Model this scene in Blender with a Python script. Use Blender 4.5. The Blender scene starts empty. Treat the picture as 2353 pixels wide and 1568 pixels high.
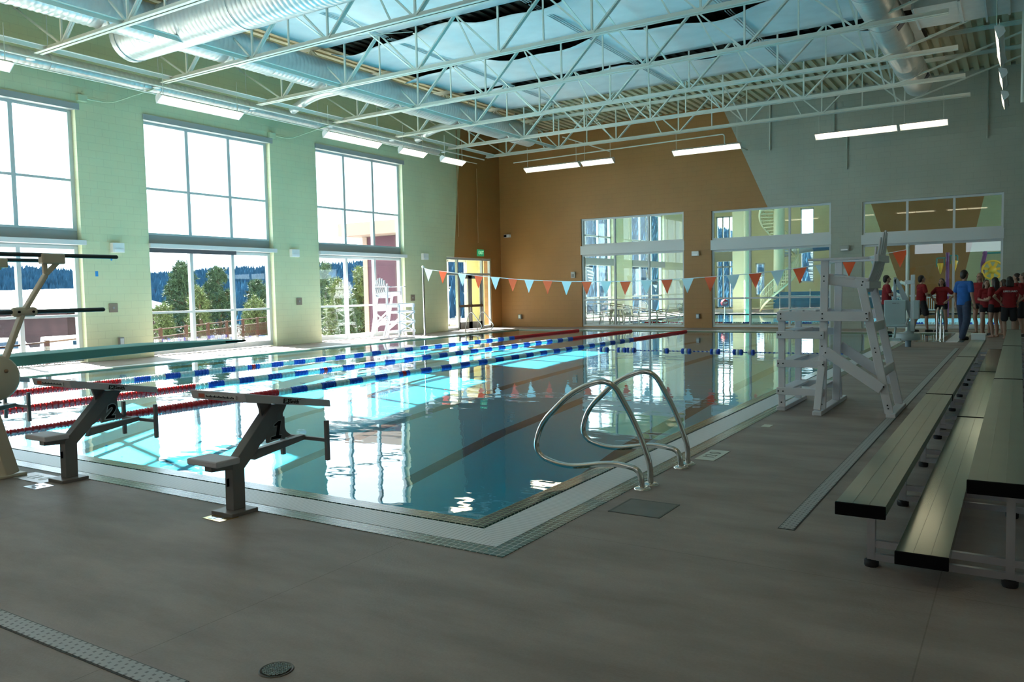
import bpy, bmesh, math, random
from mathutils import Vector, Matrix, Euler
random.seed(7)
PI = math.pi
SC = bpy.context.scene
COL = SC.collection

# ---------------------------------------------------------------- camera
F_PX = 1844.39; YAW = .564129; PITCH = -.0606309; ROLL = -.0205603; CAM_H = 1.62
_f = Vector((-math.sin(YAW)*math.cos(PITCH), math.cos(YAW)*math.cos(PITCH), math.sin(PITCH)))
_r = Vector((math.cos(YAW), math.sin(YAW), 0)); _u = _r.cross(_f)
_r2 = _r*math.cos(ROLL)+_u*math.sin(ROLL); _u2 = -_r*math.sin(ROLL)+_u*math.cos(ROLL)
cam_d = bpy.data.cameras.new('camera'); cam = bpy.data.objects.new('camera', cam_d); COL.objects.link(cam)
cam_d.sensor_width = 36; cam_d.lens = 36*F_PX/2353; cam_d.clip_end = 9000; cam_d.clip_start = .05
cam.matrix_world = Matrix(((_r2.x, _u2.x, -_f.x, 0), (_r2.y, _u2.y, -_f.y, 0), (_r2.z, _u2.z, -_f.z, CAM_H), (0, 0, 0, 1)))
SC.camera = cam
def spot(px, py, ax, v):
    """survey: where the sight line of a measured point meets a real plane of the building"""
    d = (px-1176.5)/F_PX*_r2-(py-784)/F_PX*_u2+_f
    i = 'xyz'.index(ax); o = Vector((0, 0, CAM_H)); t = (v-o[i])/d[i]
    return o+d*t
def along(px, py, dist):
    d = (px-1176.5)/F_PX*_r2-(py-784)/F_PX*_u2+_f
    return Vector((0, 0, CAM_H))+d*dist

# ---------------------------------------------------------------- materials
MATS = {}
def mat(name, col, rough=.5, metal=0, noise=0, nscale=8, bump=0, bscale=60, emit=None, estr=0, coat=0, spec=None):
    if name in MATS: return MATS[name]
    m = bpy.data.materials.new(name); m.use_nodes = True; nt = m.node_tree; b = nt.nodes['Principled BSDF']
    b.inputs['Base Color'].default_value = (*col, 1); b.inputs['Roughness'].default_value = rough
    b.inputs['Metallic'].default_value = metal
    if spec is not None: b.inputs['Specular IOR Level'].default_value = spec
    if coat: b.inputs['Coat Weight'].default_value = coat
    tc = nt.nodes.new('ShaderNodeTexCoord')
    if noise:
        n = nt.nodes.new('ShaderNodeTexNoise'); n.inputs['Scale'].default_value = nscale; n.inputs['Detail'].default_value = 5
        nt.links.new(tc.outputs['Object'], n.inputs['Vector'])
        r = nt.nodes.new('ShaderNodeMapRange'); r.inputs[1].default_value = .3; r.inputs[2].default_value = .7
        r.inputs[3].default_value = 1-noise; r.inputs[4].default_value = 1+noise
        nt.links.new(n.outputs['Fac'], r.inputs[0])
        v = nt.nodes.new('ShaderNodeVectorMath'); v.operation = 'SCALE'; v.inputs[0].default_value = col
        nt.links.new(r.outputs[0], v.inputs['Scale']); nt.links.new(v.outputs[0], b.inputs['Base Color'])
    if bump:
        n = nt.nodes.new('ShaderNodeTexNoise'); n.inputs['Scale'].default_value = bscale; n.inputs['Detail'].default_value = 4
        nt.links.new(tc.outputs['Object'], n.inputs['Vector'])
        bp = nt.nodes.new('ShaderNodeBump'); bp.inputs['Strength'].default_value = bump; bp.inputs['Distance'].default_value = .02
        nt.links.new(n.outputs['Fac'], bp.inputs['Height']); nt.links.new(bp.outputs[0], b.inputs['Normal'])
    if emit:
        b.inputs['Emission Color'].default_value = (*emit, 1); b.inputs['Emission Strength'].default_value = estr
    MATS[name] = m
    return m
def nodes_of(name):
    m = bpy.data.materials.new(name); m.use_nodes = True; MATS[name] = m
    return m, m.node_tree, m.node_tree.nodes['Principled BSDF']
def math_node(nt, op, a, b=None):
    n = nt.nodes.new('ShaderNodeMath'); n.operation = op
    for i, x in enumerate((a, b)):
        if x is None: continue
        if isinstance(x, (int, float)): n.inputs[i].default_value = x
        else: nt.links.new(x, n.inputs[i])
    return n.outputs[0]
def mix_col(nt, fac, a, b):
    n = nt.nodes.new('ShaderNodeMix'); n.data_type = 'RGBA'
    for k, x in ((0, fac), (6, a), (7, b)):
        if isinstance(x, (int, float)): n.inputs[k].default_value = x
        elif isinstance(x, tuple): n.inputs[k].default_value = (*x, 1)
        else: nt.links.new(x, n.inputs[k])
    return n.outputs[2]

GREEN = (.60, .66, .43); BROWN = (.38, .185, .055); CREAM = (.42, .44, .37)
def block_wall(name, axis, colfn):
    """painted concrete block: running bond 0.4 x 0.2 m, shallow joints"""
    m, nt, b = nodes_of(name)
    g = nt.nodes.new('ShaderNodeNewGeometry'); s = nt.nodes.new('ShaderNodeSeparateXYZ'); nt.links.new(g.outputs['Position'], s.inputs[0])
    c = nt.nodes.new('ShaderNodeCombineXYZ'); nt.links.new(s.outputs[axis], c.inputs[0]); nt.links.new(s.outputs[2], c.inputs[1])
    br = nt.nodes.new('ShaderNodeTexBrick'); nt.links.new(c.outputs[0], br.inputs['Vector'])
    br.inputs['Scale'].default_value = 1; br.inputs['Mortar Size'].default_value = .006; br.inputs['Mortar Smooth'].default_value = .4
    br.inputs['Brick Width'].default_value = .4; br.inputs['Row Height'].default_value = .2
    col = colfn(nt, s)
    n = nt.nodes.new('ShaderNodeTexNoise'); n.inputs['Scale'].default_value = .9; n.inputs['Detail'].default_value = 4; nt.links.new(g.outputs['Position'], n.inputs['Vector'])
    r = nt.nodes.new('ShaderNodeMapRange'); r.inputs[1].default_value = .3; r.inputs[2].default_value = .7; r.inputs[3].default_value = .95; r.inputs[4].default_value = 1.04; nt.links.new(n.outputs['Fac'], r.inputs[0])
    k = math_node(nt, 'SUBTRACT', r.outputs[0], math_node(nt, 'MULTIPLY', br.outputs['Fac'], .12))
    v = nt.nodes.new('ShaderNodeVectorMath'); v.operation = 'SCALE'; nt.links.new(col, v.inputs[0]); nt.links.new(k, v.inputs['Scale'])
    nt.links.new(v.outputs[0], b.inputs['Base Color']); b.inputs['Roughness'].default_value = .45
    bp = nt.nodes.new('ShaderNodeBump'); bp.invert = True; bp.inputs['Strength'].default_value = .35; bp.inputs['Distance'].default_value = .01
    nt.links.new(br.outputs['Fac'], bp.inputs['Height']); nt.links.new(bp.outputs[0], b.inputs['Normal'])
    return m
def const_col(c):
    def f(nt, s):
        n = nt.nodes.new('ShaderNodeRGB'); n.outputs[0].default_value = (*c, 1); return n.outputs[0]
    return f
def left_col(nt, s):   # paint line: green near, brown toward the corner
    lim = math_node(nt, 'ADD', math_node(nt, 'MULTIPLY', s.outputs[2], .1236), 27.92)
    return mix_col(nt, math_node(nt, 'GREATER_THAN', s.outputs[1], lim), GREEN, BROWN)
def far_col(nt, s):    # slanted paint line: brown left, pale right
    lim = math_node(nt, 'ADD', math_node(nt, 'MULTIPLY', s.outputs[2], -.4346), -6.30)
    return mix_col(nt, math_node(nt, 'GREATER_THAN', s.outputs[0], lim), BROWN, CREAM)
def far2_col(nt, s):   # far room: brown trapezoid between cream and green
    l = math_node(nt, 'ADD', math_node(nt, 'MULTIPLY', s.outputs[2], -.325), -6.35)
    r = math_node(nt, 'ADD', math_node(nt, 'MULTIPLY', s.outputs[2], .21), -3.5)
    a = mix_col(nt, math_node(nt, 'GREATER_THAN', s.outputs[0], l), (.72, .70, .42), BROWN)
    return mix_col(nt, math_node(nt, 'GREATER_THAN', s.outputs[0], r), a, (.5, .55, .33))
M_WALL_L = block_wall('painted_block_left', 1, left_col)
M_WALL_F = block_wall('painted_block_far', 0, far_col)
M_WALL_G = block_wall('painted_block_green', 1, const_col(GREEN))
M_WALL_N = block_wall('painted_block_near', 0, const_col(CREAM))
M_WALL_R = block_wall('painted_block_right', 1, const_col(CREAM))
M_WALL_2 = block_wall('painted_block_leisure', 0, far2_col)
M_WALL_Y = block_wall('painted_block_yellow', 1, const_col((.74, .72, .44)))

def schlick(nt, f0, nrm=None):
    lw = nt.nodes.new('ShaderNodeLayerWeight'); lw.inputs[0].default_value = .5
    if nrm is not None: nt.links.new(nrm, lw.inputs['Normal'])
    return math_node(nt, 'ADD', math_node(nt, 'MULTIPLY', math_node(nt, 'POWER', lw.outputs['Facing'], 5.0), 1-f0), f0)
def glass_mat(name, tint, gl=1.0):
    m, nt, b = nodes_of(name); nt.nodes.remove(b)
    out = nt.nodes['Material Output']; t = nt.nodes.new('ShaderNodeBsdfTransparent'); t.inputs[0].default_value = (*tint, 1)
    g = nt.nodes.new('ShaderNodeBsdfGlossy'); g.inputs['Roughness'].default_value = .01; g.inputs[0].default_value = (gl, gl, gl, 1)
    mx = nt.nodes.new('ShaderNodeMixShader'); nt.links.new(schlick(nt, .035), mx.inputs[0]); nt.links.new(t.outputs[0], mx.inputs[1]); nt.links.new(g.outputs[0], mx.inputs[2])
    nt.links.new(mx.outputs[0], out.inputs[0]); return m
M_GLASS = glass_mat('window_glass', (.93, .97, .97))
M_GLASS_IN = glass_mat('interior_glass', (.9, .96, .95))

def water_mat(name, tint, strength=.06):
    m, nt, b = nodes_of(name); nt.nodes.remove(b)
    out = nt.nodes['Material Output']; t = nt.nodes.new('ShaderNodeBsdfTransparent'); t.inputs[0].default_value = (*tint, 1)
    g = nt.nodes.new('ShaderNodeBsdfGlossy'); g.inputs['Roughness'].default_value = .004; g.inputs[0].default_value = (1, 1, 1, 1)
    tc = nt.nodes.new('ShaderNodeNewGeometry'); mp = nt.nodes.new('ShaderNodeMapping'); mp.inputs['Scale'].default_value = (1.1, 1.9, 1)
    nt.links.new(tc.outputs['Position'], mp.inputs[0])
    n = nt.nodes.new('ShaderNodeTexNoise'); n.inputs['Scale'].default_value = 1.6; n.inputs['Detail'].default_value = 3; n.inputs['Roughness'].default_value = .35; nt.links.new(mp.outputs[0], n.inputs['Vector'])
    # the return inlets stir the near and far ends more than the middle
    bp = nt.nodes.new('ShaderNodeBump'); bp.inputs['Strength'].default_value = strength; bp.inputs['Distance'].default_value = .05
    nt.links.new(n.outputs['Fac'], bp.inputs['Height']); nt.links.new(bp.outputs[0], g.inputs['Normal'])
    mx = nt.nodes.new('ShaderNodeMixShader'); nt.links.new(schlick(nt, .02, bp.outputs[0]), mx.inputs[0]); nt.links.new(t.outputs[0], mx.inputs[1]); nt.links.new(g.outputs[0], mx.inputs[2])
    nt.links.new(mx.outputs[0], out.inputs[0]); return m
M_WATER = water_mat('pool_water', (.20, .56, .66))

def deck_mat():
    m, nt, b = nodes_of('deck_concrete')
    g = nt.nodes.new('ShaderNodeNewGeometry')
    n1 = nt.nodes.new('ShaderNodeTexNoise'); n1.inputs['Scale'].default_value = 1.1; n1.inputs['Detail'].default_value = 8; n1.inputs['Roughness'].default_value = .62
    mp = nt.nodes.new('ShaderNodeMapping'); mp.inputs['Scale'].default_value = (.8, 2.2, 1); nt.links.new(g.outputs['Position'], mp.inputs[0]); nt.links.new(mp.outputs[0], n1.inputs['Vector'])
    n2 = nt.nodes.new('ShaderNodeTexNoise'); n2.inputs['Scale'].default_value = 70; n2.inputs['Detail'].default_value = 3; nt.links.new(g.outputs['Position'], n2.inputs['Vector'])
    cr = nt.nodes.new('ShaderNodeValToRGB'); e = cr.color_ramp.elements
    e[0].position = .36; e[0].color = (.245, .19, .168, 1); e[1].position = .64; e[1].color = (.345, .278, .25, 1); nt.links.new(n1.outputs['Fac'], cr.inputs[0])
    v = nt.nodes.new('ShaderNodeVectorMath'); v.operation = 'SCALE'; nt.links.new(cr.outputs[0], v.inputs[0])
    s = nt.nodes.new('ShaderNodeSeparateXYZ'); nt.links.new(g.outputs['Position'], s.inputs[0])
    # saw-cut joints every 3.05 m
    fx = math_node(nt, 'FRACT', math_node(nt, 'DIVIDE', math_node(nt, 'ADD', s.outputs[0], 40.0), 3.05))
    fy = math_node(nt, 'FRACT', math_node(nt, 'DIVIDE', math_node(nt, 'ADD', s.outputs[1], 10.62), 3.05))
    j = math_node(nt, 'MAXIMUM', math_node(nt, 'LESS_THAN', fx, .0022), math_node(nt, 'LESS_THAN', fy, .0022))
    k = math_node(nt, 'SUBTRACT', math_node(nt, 'ADD', math_node(nt, 'MULTIPLY', n2.outputs['Fac'], .22), .89), math_node(nt, 'MULTIPLY', j, .28))
    nt.links.new(k, v.inputs['Scale']); nt.links.new(v.outputs[0], b.inputs['Base Color']); b.inputs['Roughness'].default_value = .62
    bp = nt.nodes.new('ShaderNodeBump'); bp.inputs['Strength'].default_value = .2; bp.inputs['Distance'].default_value = .01
    nt.links.new(n2.outputs['Fac'], bp.inputs['Height']); nt.links.new(bp.outputs[0], b.inputs['Normal'])
    return m
M_DECK = deck_mat()

def grid_tile(name, col, grout, size, gw=.1, rough=.25):
    m, nt, b = nodes_of(name)
    g = nt.nodes.new('ShaderNodeNewGeometry'); s = nt.nodes.new('ShaderNodeSeparateXYZ'); nt.links.new(g.outputs['Position'], s.inputs[0])
    f = [math_node(nt, 'LESS_THAN', math_node(nt, 'FRACT', math_node(nt, 'DIVIDE', math_node(nt, 'ADD', s.outputs[i], 50.0), size[i])), gw) for i in (0, 1)]
    j = math_node(nt, 'MAXIMUM', f[0], f[1])
    nt.links.new(mix_col(nt, j, col, grout), b.inputs['Base Color']); b.inputs['Roughness'].default_value = rough
    return m
M_TILE = grid_tile('green_mosaic_tile', (.05, .10, .085), (.42, .45, .40), (.05, .05), .14)
M_TILE_IN = grid_tile('dark_green_lip_tile', (.022, .045, .028), (.26, .30, .20), (.05, .05), .16, .2)
def grate_mat(name, i):
    m, nt, b = nodes_of(name)
    g = nt.nodes.new('ShaderNodeNewGeometry'); s = nt.nodes.new('ShaderNodeSeparateXYZ'); nt.links.new(g.outputs['Position'], s.inputs[0])
    f = math_node(nt, 'LESS_THAN', math_node(nt, 'FRACT', math_node(nt, 'DIVIDE', math_node(nt, 'ADD', s.outputs[i], 50.0), .035)), .22)
    nt.links.new(mix_col(nt, f, (.74, .73, .76), (.46, .46, .48)), b.inputs['Base Color']); b.inputs['Roughness'].default_value = .4
    return m
M_GRATE_X = grate_mat('white_grating_across', 0); M_GRATE_Y = grate_mat('white_grating_along', 1)

def basin_mat():
    m, nt, b = nodes_of('pool_plaster')
    g = nt.nodes.new('ShaderNodeNewGeometry'); s = nt.nodes.new('ShaderNodeSeparateXYZ'); nt.links.new(g.outputs['Position'], s.inputs[0])
    # lane lines 0.3 m wide every 2.35 m from x=-4.9, stopping 2 m before the ends
    u = math_node(nt, 'FRACT', math_node(nt, 'ADD', math_node(nt, 'DIVIDE', math_node(nt, 'ADD', s.outputs[0], 4.9), 2.35), 30.5))
    l = math_node(nt, 'LESS_THAN', math_node(nt, 'ABSOLUTE', math_node(nt, 'SUBTRACT', u, .5)), .062)
    a = math_node(nt, 'GREATER_THAN', s.outputs[1], 6.2); c = math_node(nt, 'LESS_THAN', s.outputs[1], 27.5)
    f = math_node(nt, 'MULTIPLY', l, math_node(nt, 'MULTIPLY', a, c))
    f = math_node(nt, 'MULTIPLY', f, math_node(nt, 'LESS_THAN', s.outputs[0], -3.6))
    nt.links.new(mix_col(nt, f, (.70, .86, .90), (.05, .06, .10)), b.inputs['Base Color']); b.inputs['Roughness'].default_value = .6
    return m
M_BASIN = basin_mat()

WHITE = mat('white_paint', (.78, .79, .78), .4)
STEEL_W = mat('white_painted_steel', (.72, .74, .66), .38)
DUCT = mat('galvanised_duct', (.62, .65, .64), .32, .35, noise=.06, nscale=5)
ALU = mat('anodised_frame', (.54, .61, .63), .4, .25)
ALU_W = mat('white_metal_panel', (.68, .71, .72), .4)
GREY_TRIM = mat('grey_metal_flashing', (.33, .37, .37), .5, .2)
CHROME = mat('polished_stainless', (.62, .60, .57), .14, 1)
BENCH = mat('bench_aluminium', (.30, .335, .28), .3, .8, noise=.06, nscale=3)
BENCH_FOOT = mat('polished_bench_aluminium', (.36, .40, .34), .16, .9, noise=.05, nscale=3)
FRAME_AL = mat('mill_aluminium', (.62, .60, .67), .28, .85)
BLACK = mat('black_plastic', (.005, .005, .006), .6, spec=.08)
RUBBER = mat('black_rubber', (.015, .015, .018), .8)
POLY = mat('white_recycled_plastic', (.72, .70, .74), .45)
BLOCK_GREY = mat('grey_powder_coat', (.20, .18, .18), .42)
BLOCK_TOP = mat('pale_grip_plastic', (.55, .53, .58), .55, bump=.2, bscale=150)
BEIGE = mat('beige_enamel', (.62, .53, .40), .42)
BOARD = mat('teal_board_grit', (.17, .47, .43), .7, bump=.2, bscale=200)
RAIL_DK = mat('dark_grip_tube', (.035, .045, .045), .35)
RED = mat('red_float', (.58, .008, .012), .35); BLUE = mat('blue_float', (.012, .07, .45), .3); FLOATW = mat('white_float', (.68, .72, .68), .35)
ORANGE = mat('orange_vinyl', (.85, .10, .015), .5); VINYL_W = mat('white_vinyl', (.60, .74, .76), .5)
CORD = mat('white_cord', (.8, .82, .82), .6)
SHADEDECK = mat('roof_deck_in_shade', (.035, .03, .022), .8); DECKPAINT = mat('painted_roof_deck', (.62, .58, .40), .5)  # first is a dark copy of the deck, slot shade put into its colour
BLANKET = mat('white_insulation_facing', (.78, .84, .86), .42, noise=.05, nscale=2, bump=.35, bscale=2.5)
LENS = mat('fluorescent_lens', (.9, .85, .7), .5, emit=(1, .82, .56), estr=4.5)
TAUPE = mat('taupe_plate', (.22, .18, .14), .5); SLATE = mat('grey_box', (.25, .26, .26), .5)

# ---------------------------------------------------------------- mesh builder
class MB:
    def __init__(s): s.v = []; s.f = []; s.m = []; s.ms = []; s.sm = []
    def _mi(s, m):
        if m is None: return 0
        if m not in s.ms: s.ms.append(m)
        return s.ms.index(m)
    def add(s, vs, fs, m=None, smooth=False):
        o = len(s.v); s.v += [Vector(v) for v in vs]; mi = s._mi(m)
        for f in fs: s.f.append([o+i for i in f]); s.m.append(mi); s.sm.append(smooth)
        return s
    def box(s, c, d, rot=None, m=None):
        x, y, z = d[0]/2, d[1]/2, d[2]/2; R = rot if rot is not None else Matrix.Identity(3); c = Vector(c)
        vs = [c+R@Vector((sx*x, sy*y, sz*z)) for sz in (-1, 1) for sx, sy in ((-1, -1), (1, -1), (1, 1), (-1, 1))]
        return s.add(vs, [(0, 3, 2, 1), (4, 5, 6, 7), (0, 1, 5, 4), (1, 2, 6, 5), (2, 3, 7, 6), (3, 0, 4, 7)], m)
    def bx(s, x0, x1, y0, y1, z0, z1, m=None):
        return s.box(((x0+x1)/2, (y0+y1)/2, (z0+z1)/2), (abs(x1-x0), abs(y1-y0), abs(z1-z0)), None, m)
    def bar(s, p, q, w, h, up=(0, 0, 1), m=None):
        p, q = Vector(p), Vector(q); d = q-p; L = d.length
        if L < 1e-6: return s
        z = d/L; x = Vector(up).cross(z)
        if x.length < 1e-4: x = Vector((1, 0, 0)).cross(z)
        x.normalize(); y = z.cross(x)
        R = Matrix((x, y, z)).transposed()
        return s.box((p+q)/2, (w, h, L), R, m)
    def tube(s, pts, r, n=10, m=None, caps=True, smooth=True, closed=False):
        pts = [Vector(p) for p in pts]; N = len(pts); rs = r if isinstance(r, (list, tuple)) else [r]*N
        vs = []; prev = None
        for i, p in enumerate(pts):
            a = pts[(i-1) % N] if (i or closed) else p; b = pts[(i+1) % N] if (i < N-1 or closed) else p
            t = (b-a).normalized()
            if prev is None:
                x = t.orthogonal().normalized()
            else:
                x = prev-t*prev.dot(t); x = x.normalized() if x.length > 1e-5 else t.orthogonal().normalized()
            prev = x; y = t.cross(x)
            vs += [p+(x*math.cos(2*PI*k/n)+y*math.sin(2*PI*k/n))*rs[i] for k in range(n)]
        fs = []
        for i in range(N if closed else N-1):
            j = (i+1) % N
            fs += [(i*n+k, i*n+(k+1) % n, j*n+(k+1) % n, j*n+k) for k in range(n)]
        s.add(vs, fs, m, smooth)
        if caps and not closed:
            s.add([vs[k] for k in range(n)], [tuple(reversed(range(n)))], m); s.add(vs[-n:], [tuple(range(n))], m)
        return s
    def lathe(s, prof, c=(0, 0, 0), n=24, axis='z', m=None, smooth=True):
        c = Vector(c); vs = []
        for r, h in prof:
            for k in range(n):
                a = 2*PI*k/n; u, v = r*math.cos(a), r*math.sin(a)
                vs.append(c+(Vector((u, v, h)) if axis == 'z' else Vector((h, u, v)) if axis == 'x' else Vector((v, h, u))))
        fs = [(i*n+k, i*n+(k+1) % n, (i+1)*n+(k+1) % n, (i+1)*n+k) for i in range(len(prof)-1) for k in range(n)]
        s.add(vs, fs, m, smooth)
        if prof[0][0] > 1e-6: s.add(vs[:n], [tuple(reversed(range(n)))], m)
        if prof[-1][0] > 1e-6: s.add(vs[-n:], [tuple(range(n))], m)
        return s
    def ball(s, c, r, n=12, k=8, m=None):
        rr = r if isinstance(r, (tuple, list)) else (r, r, r); c = Vector(c); vs = []; fs = []
        for i in range(k+1):
            t = PI*i/k
            for j in range(n):
                a = 2*PI*j/n; vs.append(c+Vector((rr[0]*math.sin(t)*math.cos(a), rr[1]*math.sin(t)*math.sin(a), rr[2]*math.cos(t))))
        for i in range(k):
            for j in range(n): fs.append((i*n+j, (i+1)*n+j, (i+1)*n+(j+1) % n, i*n+(j+1) % n))
        return s.add(vs, fs, m, True)
    def prism(s, poly, o, u, v, w, m=None):
        """poly 2-D points in plane o + a*u + b*v, extruded by vector w"""
        o, u, v, w = Vector(o), Vector(u), Vector(v), Vector(w); n = len(poly)
        a = [o+u*p[0]+v*p[1] for p in poly]; b = [p+w for p in a]
        return s.add(a+b, [tuple(range(n)), tuple(reversed(range(n, 2*n)))]+[(i, i+n, (i+1) % n+n, (i+1) % n) for i in range(n)], m)
    def mesh(s, name, mats):
        me = bpy.data.meshes.new(name); me.from_pydata([tuple(v) for v in s.v], [], s.f)
        for m in (s.ms or ([mats] if mats else [])): me.materials.append(m)
        if s.ms and len(s.ms) >= 1:
            for p, i in zip(me.polygons, s.m): p.material_index = i
        for p, i in zip(me.polygons, s.sm): p.use_smooth = i
        bm = bmesh.new(); bm.from_mesh(me); bmesh.ops.recalc_face_normals(bm, faces=bm.faces); bm.to_mesh(me); bm.free()
        return me
    def build(s, name, m=None, parent=None, loc=None, rot=None, bevel=0):
        o = bpy.data.objects.new(name, s.mesh(name, m)); COL.objects.link(o)
        if parent is not None: o.parent = parent
        if loc is not None: o.location = loc
        if rot is not None: o.rotation_euler = rot
        if bevel:
            b = o.modifiers.new('bevel', 'BEVEL'); b.width = bevel; b.segments = 2; b.limit_method = 'ANGLE'
        return o
def tag(o, label=None, cat=None, group=None, kind=None):
    for k, v in (('label', label), ('category', cat), ('group', group), ('kind', kind)):
        if v is not None: o[k] = v
    return o
def empty(name, loc=(0, 0, 0), rz=0):
    o = bpy.data.objects.new(name, None); COL.objects.link(o); o.location = loc; o.rotation_euler = (0, 0, rz); o.empty_display_size = .1
    return o
def copy_tree(o, parent=None):
    c = o.copy(); COL.objects.link(c); c.parent = parent
    for ch in list(o.children): copy_tree(ch, c)
    return c
def struct(o): o['kind'] = 'structure'; return o
def text(name, body, size, m, parent, M4, ext=.002, shear=0, offset=0, align='CENTER'):
    cu = bpy.data.curves.new(name, 'FONT'); cu.body = body; cu.size = size; cu.extrude = ext; cu.shear = shear; cu.offset = offset
    cu.align_x = align; cu.align_y = 'CENTER'
    t = bpy.data.objects.new(name, cu); COL.objects.link(t)
    dg = bpy.context.evaluated_depsgraph_get(); me = bpy.data.meshes.new_from_object(t.evaluated_get(dg)); me.materials.clear(); me.materials.append(m)
    bpy.data.objects.remove(t)
    o = bpy.data.objects.new(name, me); COL.objects.link(o); o.parent = parent; o.matrix_local = M4
    return o
def frame4(o, x, y):
    x = Vector(x).normalized(); y = Vector(y).normalized(); z = x.cross(y)
    M4 = Matrix((x, y, z)).transposed().to_4x4(); M4.translation = Vector(o); return M4
ORD = ['first', 'second', 'third', 'fourth', 'fifth', 'sixth', 'seventh', 'eighth', 'ninth', 'tenth', 'eleventh', 'twelfth', 'thirteenth']
def arc(c, r, a0, a1, n, fn):
    return [fn(c[0]+r*math.cos(a0+(a1-a0)*i/n), c[1]+r*math.sin(a0+(a1-a0)*i/n)) for i in range(n+1)]
def fillet(pts, r, n=6):
    """round the corners of a polyline"""
    pts = [Vector(p) for p in pts]; out = [pts[0]]
    for i in range(1, len(pts)-1):
        p, a, b = pts[i], pts[i-1], pts[i+1]; u = (a-p); v = (b-p); k = min(r, u.length*.49, v.length*.49)
        p0 = p+u.normalized()*k; p1 = p+v.normalized()*k
        for j in range(n+1):
            t = j/n; out.append((1-t)**2*p0+2*t*(1-t)*p+t*t*p1)
    out.append(pts[-1]); return out
# ================================================================ room shell
XL, YF, XR, YN, ZC = -20.8, 32.04, 3.6, -4.0, 8.85
OUT_L, OUT_F = XL-.42, YF+.4
# pool outline (outer edge of the tiled gutter)
GX0, GX1, GY0, GY1 = -18.9, -2.65, 4.03, 30.1
AX1, AY0 = -1.28, 25.05            # stair alcove on the right
T1, T2, T3 = .14, .43, .57         # tile | grating | tile

def rects(mb, xs, ys, inside, z0, z1, m=None):
    for i in range(len(xs)-1):
        for j in range(len(ys)-1):
            if inside((xs[i]+xs[i+1])/2, (ys[j]+ys[j+1])/2): mb.bx(xs[i], xs[i+1], ys[j], ys[j+1], z0, z1, m)
def in_pool(x, y): return (GX0 < x < GX1 and GY0 < y < GY1) or (GX1-.01 < x < AX1 and AY0 < y < GY1)
m = MB(); rects(m, [OUT_L, GX0, GX1, AX1, XR+.3], [YN-.3, GY0, AY0, GY1, OUT_F], lambda x, y: not in_pool(x, y), -.3, 0)
struct(m.build('floor', M_DECK))

# gutter: tile band, white grating, tile band sloping into the water
def ring(mb, a, b, z, zi=None):
    """strip between outlines inset by a and b; zi = height of the inner edge"""
    zi = z if zi is None else zi
    def loop(d, zz):
        return [(GX0+d, GY0+d, zz), (GX1-d, GY0+d, zz), (GX1-d, AY0, zz)]
    o, i = loop(a, z), loop(b, zi)
    q = lambda p0, p1, p2, p3: mb.add([p0, p1, p2, p3, *[(p[0], p[1], p[2]-.06) for p in (p0, p1, p2, p3)]], [(0, 1, 2, 3), (7, 6, 5, 4), (0, 4, 5, 1), (1, 5, 6, 2), (2, 6, 7, 3), (3, 7, 4, 0)])
    q(o[0], o[1], i[1], i[0]); q(o[1], o[2], i[2], i[1])                                   # near, right
    q((GX0+a, GY0+a, z), (GX0+b, GY0+b, zi), (GX0+b, GY1-b, zi), (GX0+a, GY1-a, z))        # left
    q((GX0+a, GY1-a, z), (GX0+b, GY1-b, zi), (AX1-b, GY1-b, zi), (AX1-a, GY1-a, z))        # far
    q((AX1-a, GY1-a, z), (AX1-b, GY1-b, zi), (AX1-b, AY0, zi), (AX1-a, AY0, z))            # alcove right
m = MB(); ring(m, 0, T1, .004); struct(m.build('trim_1', M_TILE))
m = MB(); ring(m, T2+.03, T3+.03, .004, .004); struct(m.build('trim_2', M_TILE_IN))
m = MB(); ring(m, T2-.02, T3, -.10, -.10); struct(m.build('trim_8', M_TILE_IN))
m = MB(); m.bx(GX1-T3, AX1-T3, AY0-.02, AY0+.05, -.06, .004); struct(m.build('trim_3', M_TILE_IN))
def grate(name, quads, mt):
    m = MB()
    for q in quads: m.add([(*p, .006) for p in q]+[(*p, -.05) for p in q], [(0, 1, 2, 3), (7, 6, 5, 4), (0, 4, 5, 1), (1, 5, 6, 2), (2, 6, 7, 3), (3, 7, 4, 0)])
    return struct(m.build(name, mt))
a, b = T1, T2
grate('trim_4', [[(GX0+a, GY0+a), (GX1-a, GY0+a), (GX1-b, GY0+b), (GX0+b, GY0+b)], [(GX0+a, GY1-a), (GX0+b, GY1-b), (AX1-b, GY1-b), (AX1-a, GY1-a)]], M_GRATE_X)
grate('trim_5', [[(GX1-a, GY0+a), (GX1-a, AY0-.02), (GX1-b, AY0-.02), (GX1-b, GY0+b)], [(GX0+a, GY0+a), (GX0+b, GY0+b), (GX0+b, GY1-b), (GX0+a, GY1-a)],
                 [(AX1-a, GY1-a), (AX1-b, GY1-b), (AX1-b, AY0+.05), (AX1-a, AY0+.05)]], M_GRATE_Y)
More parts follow.
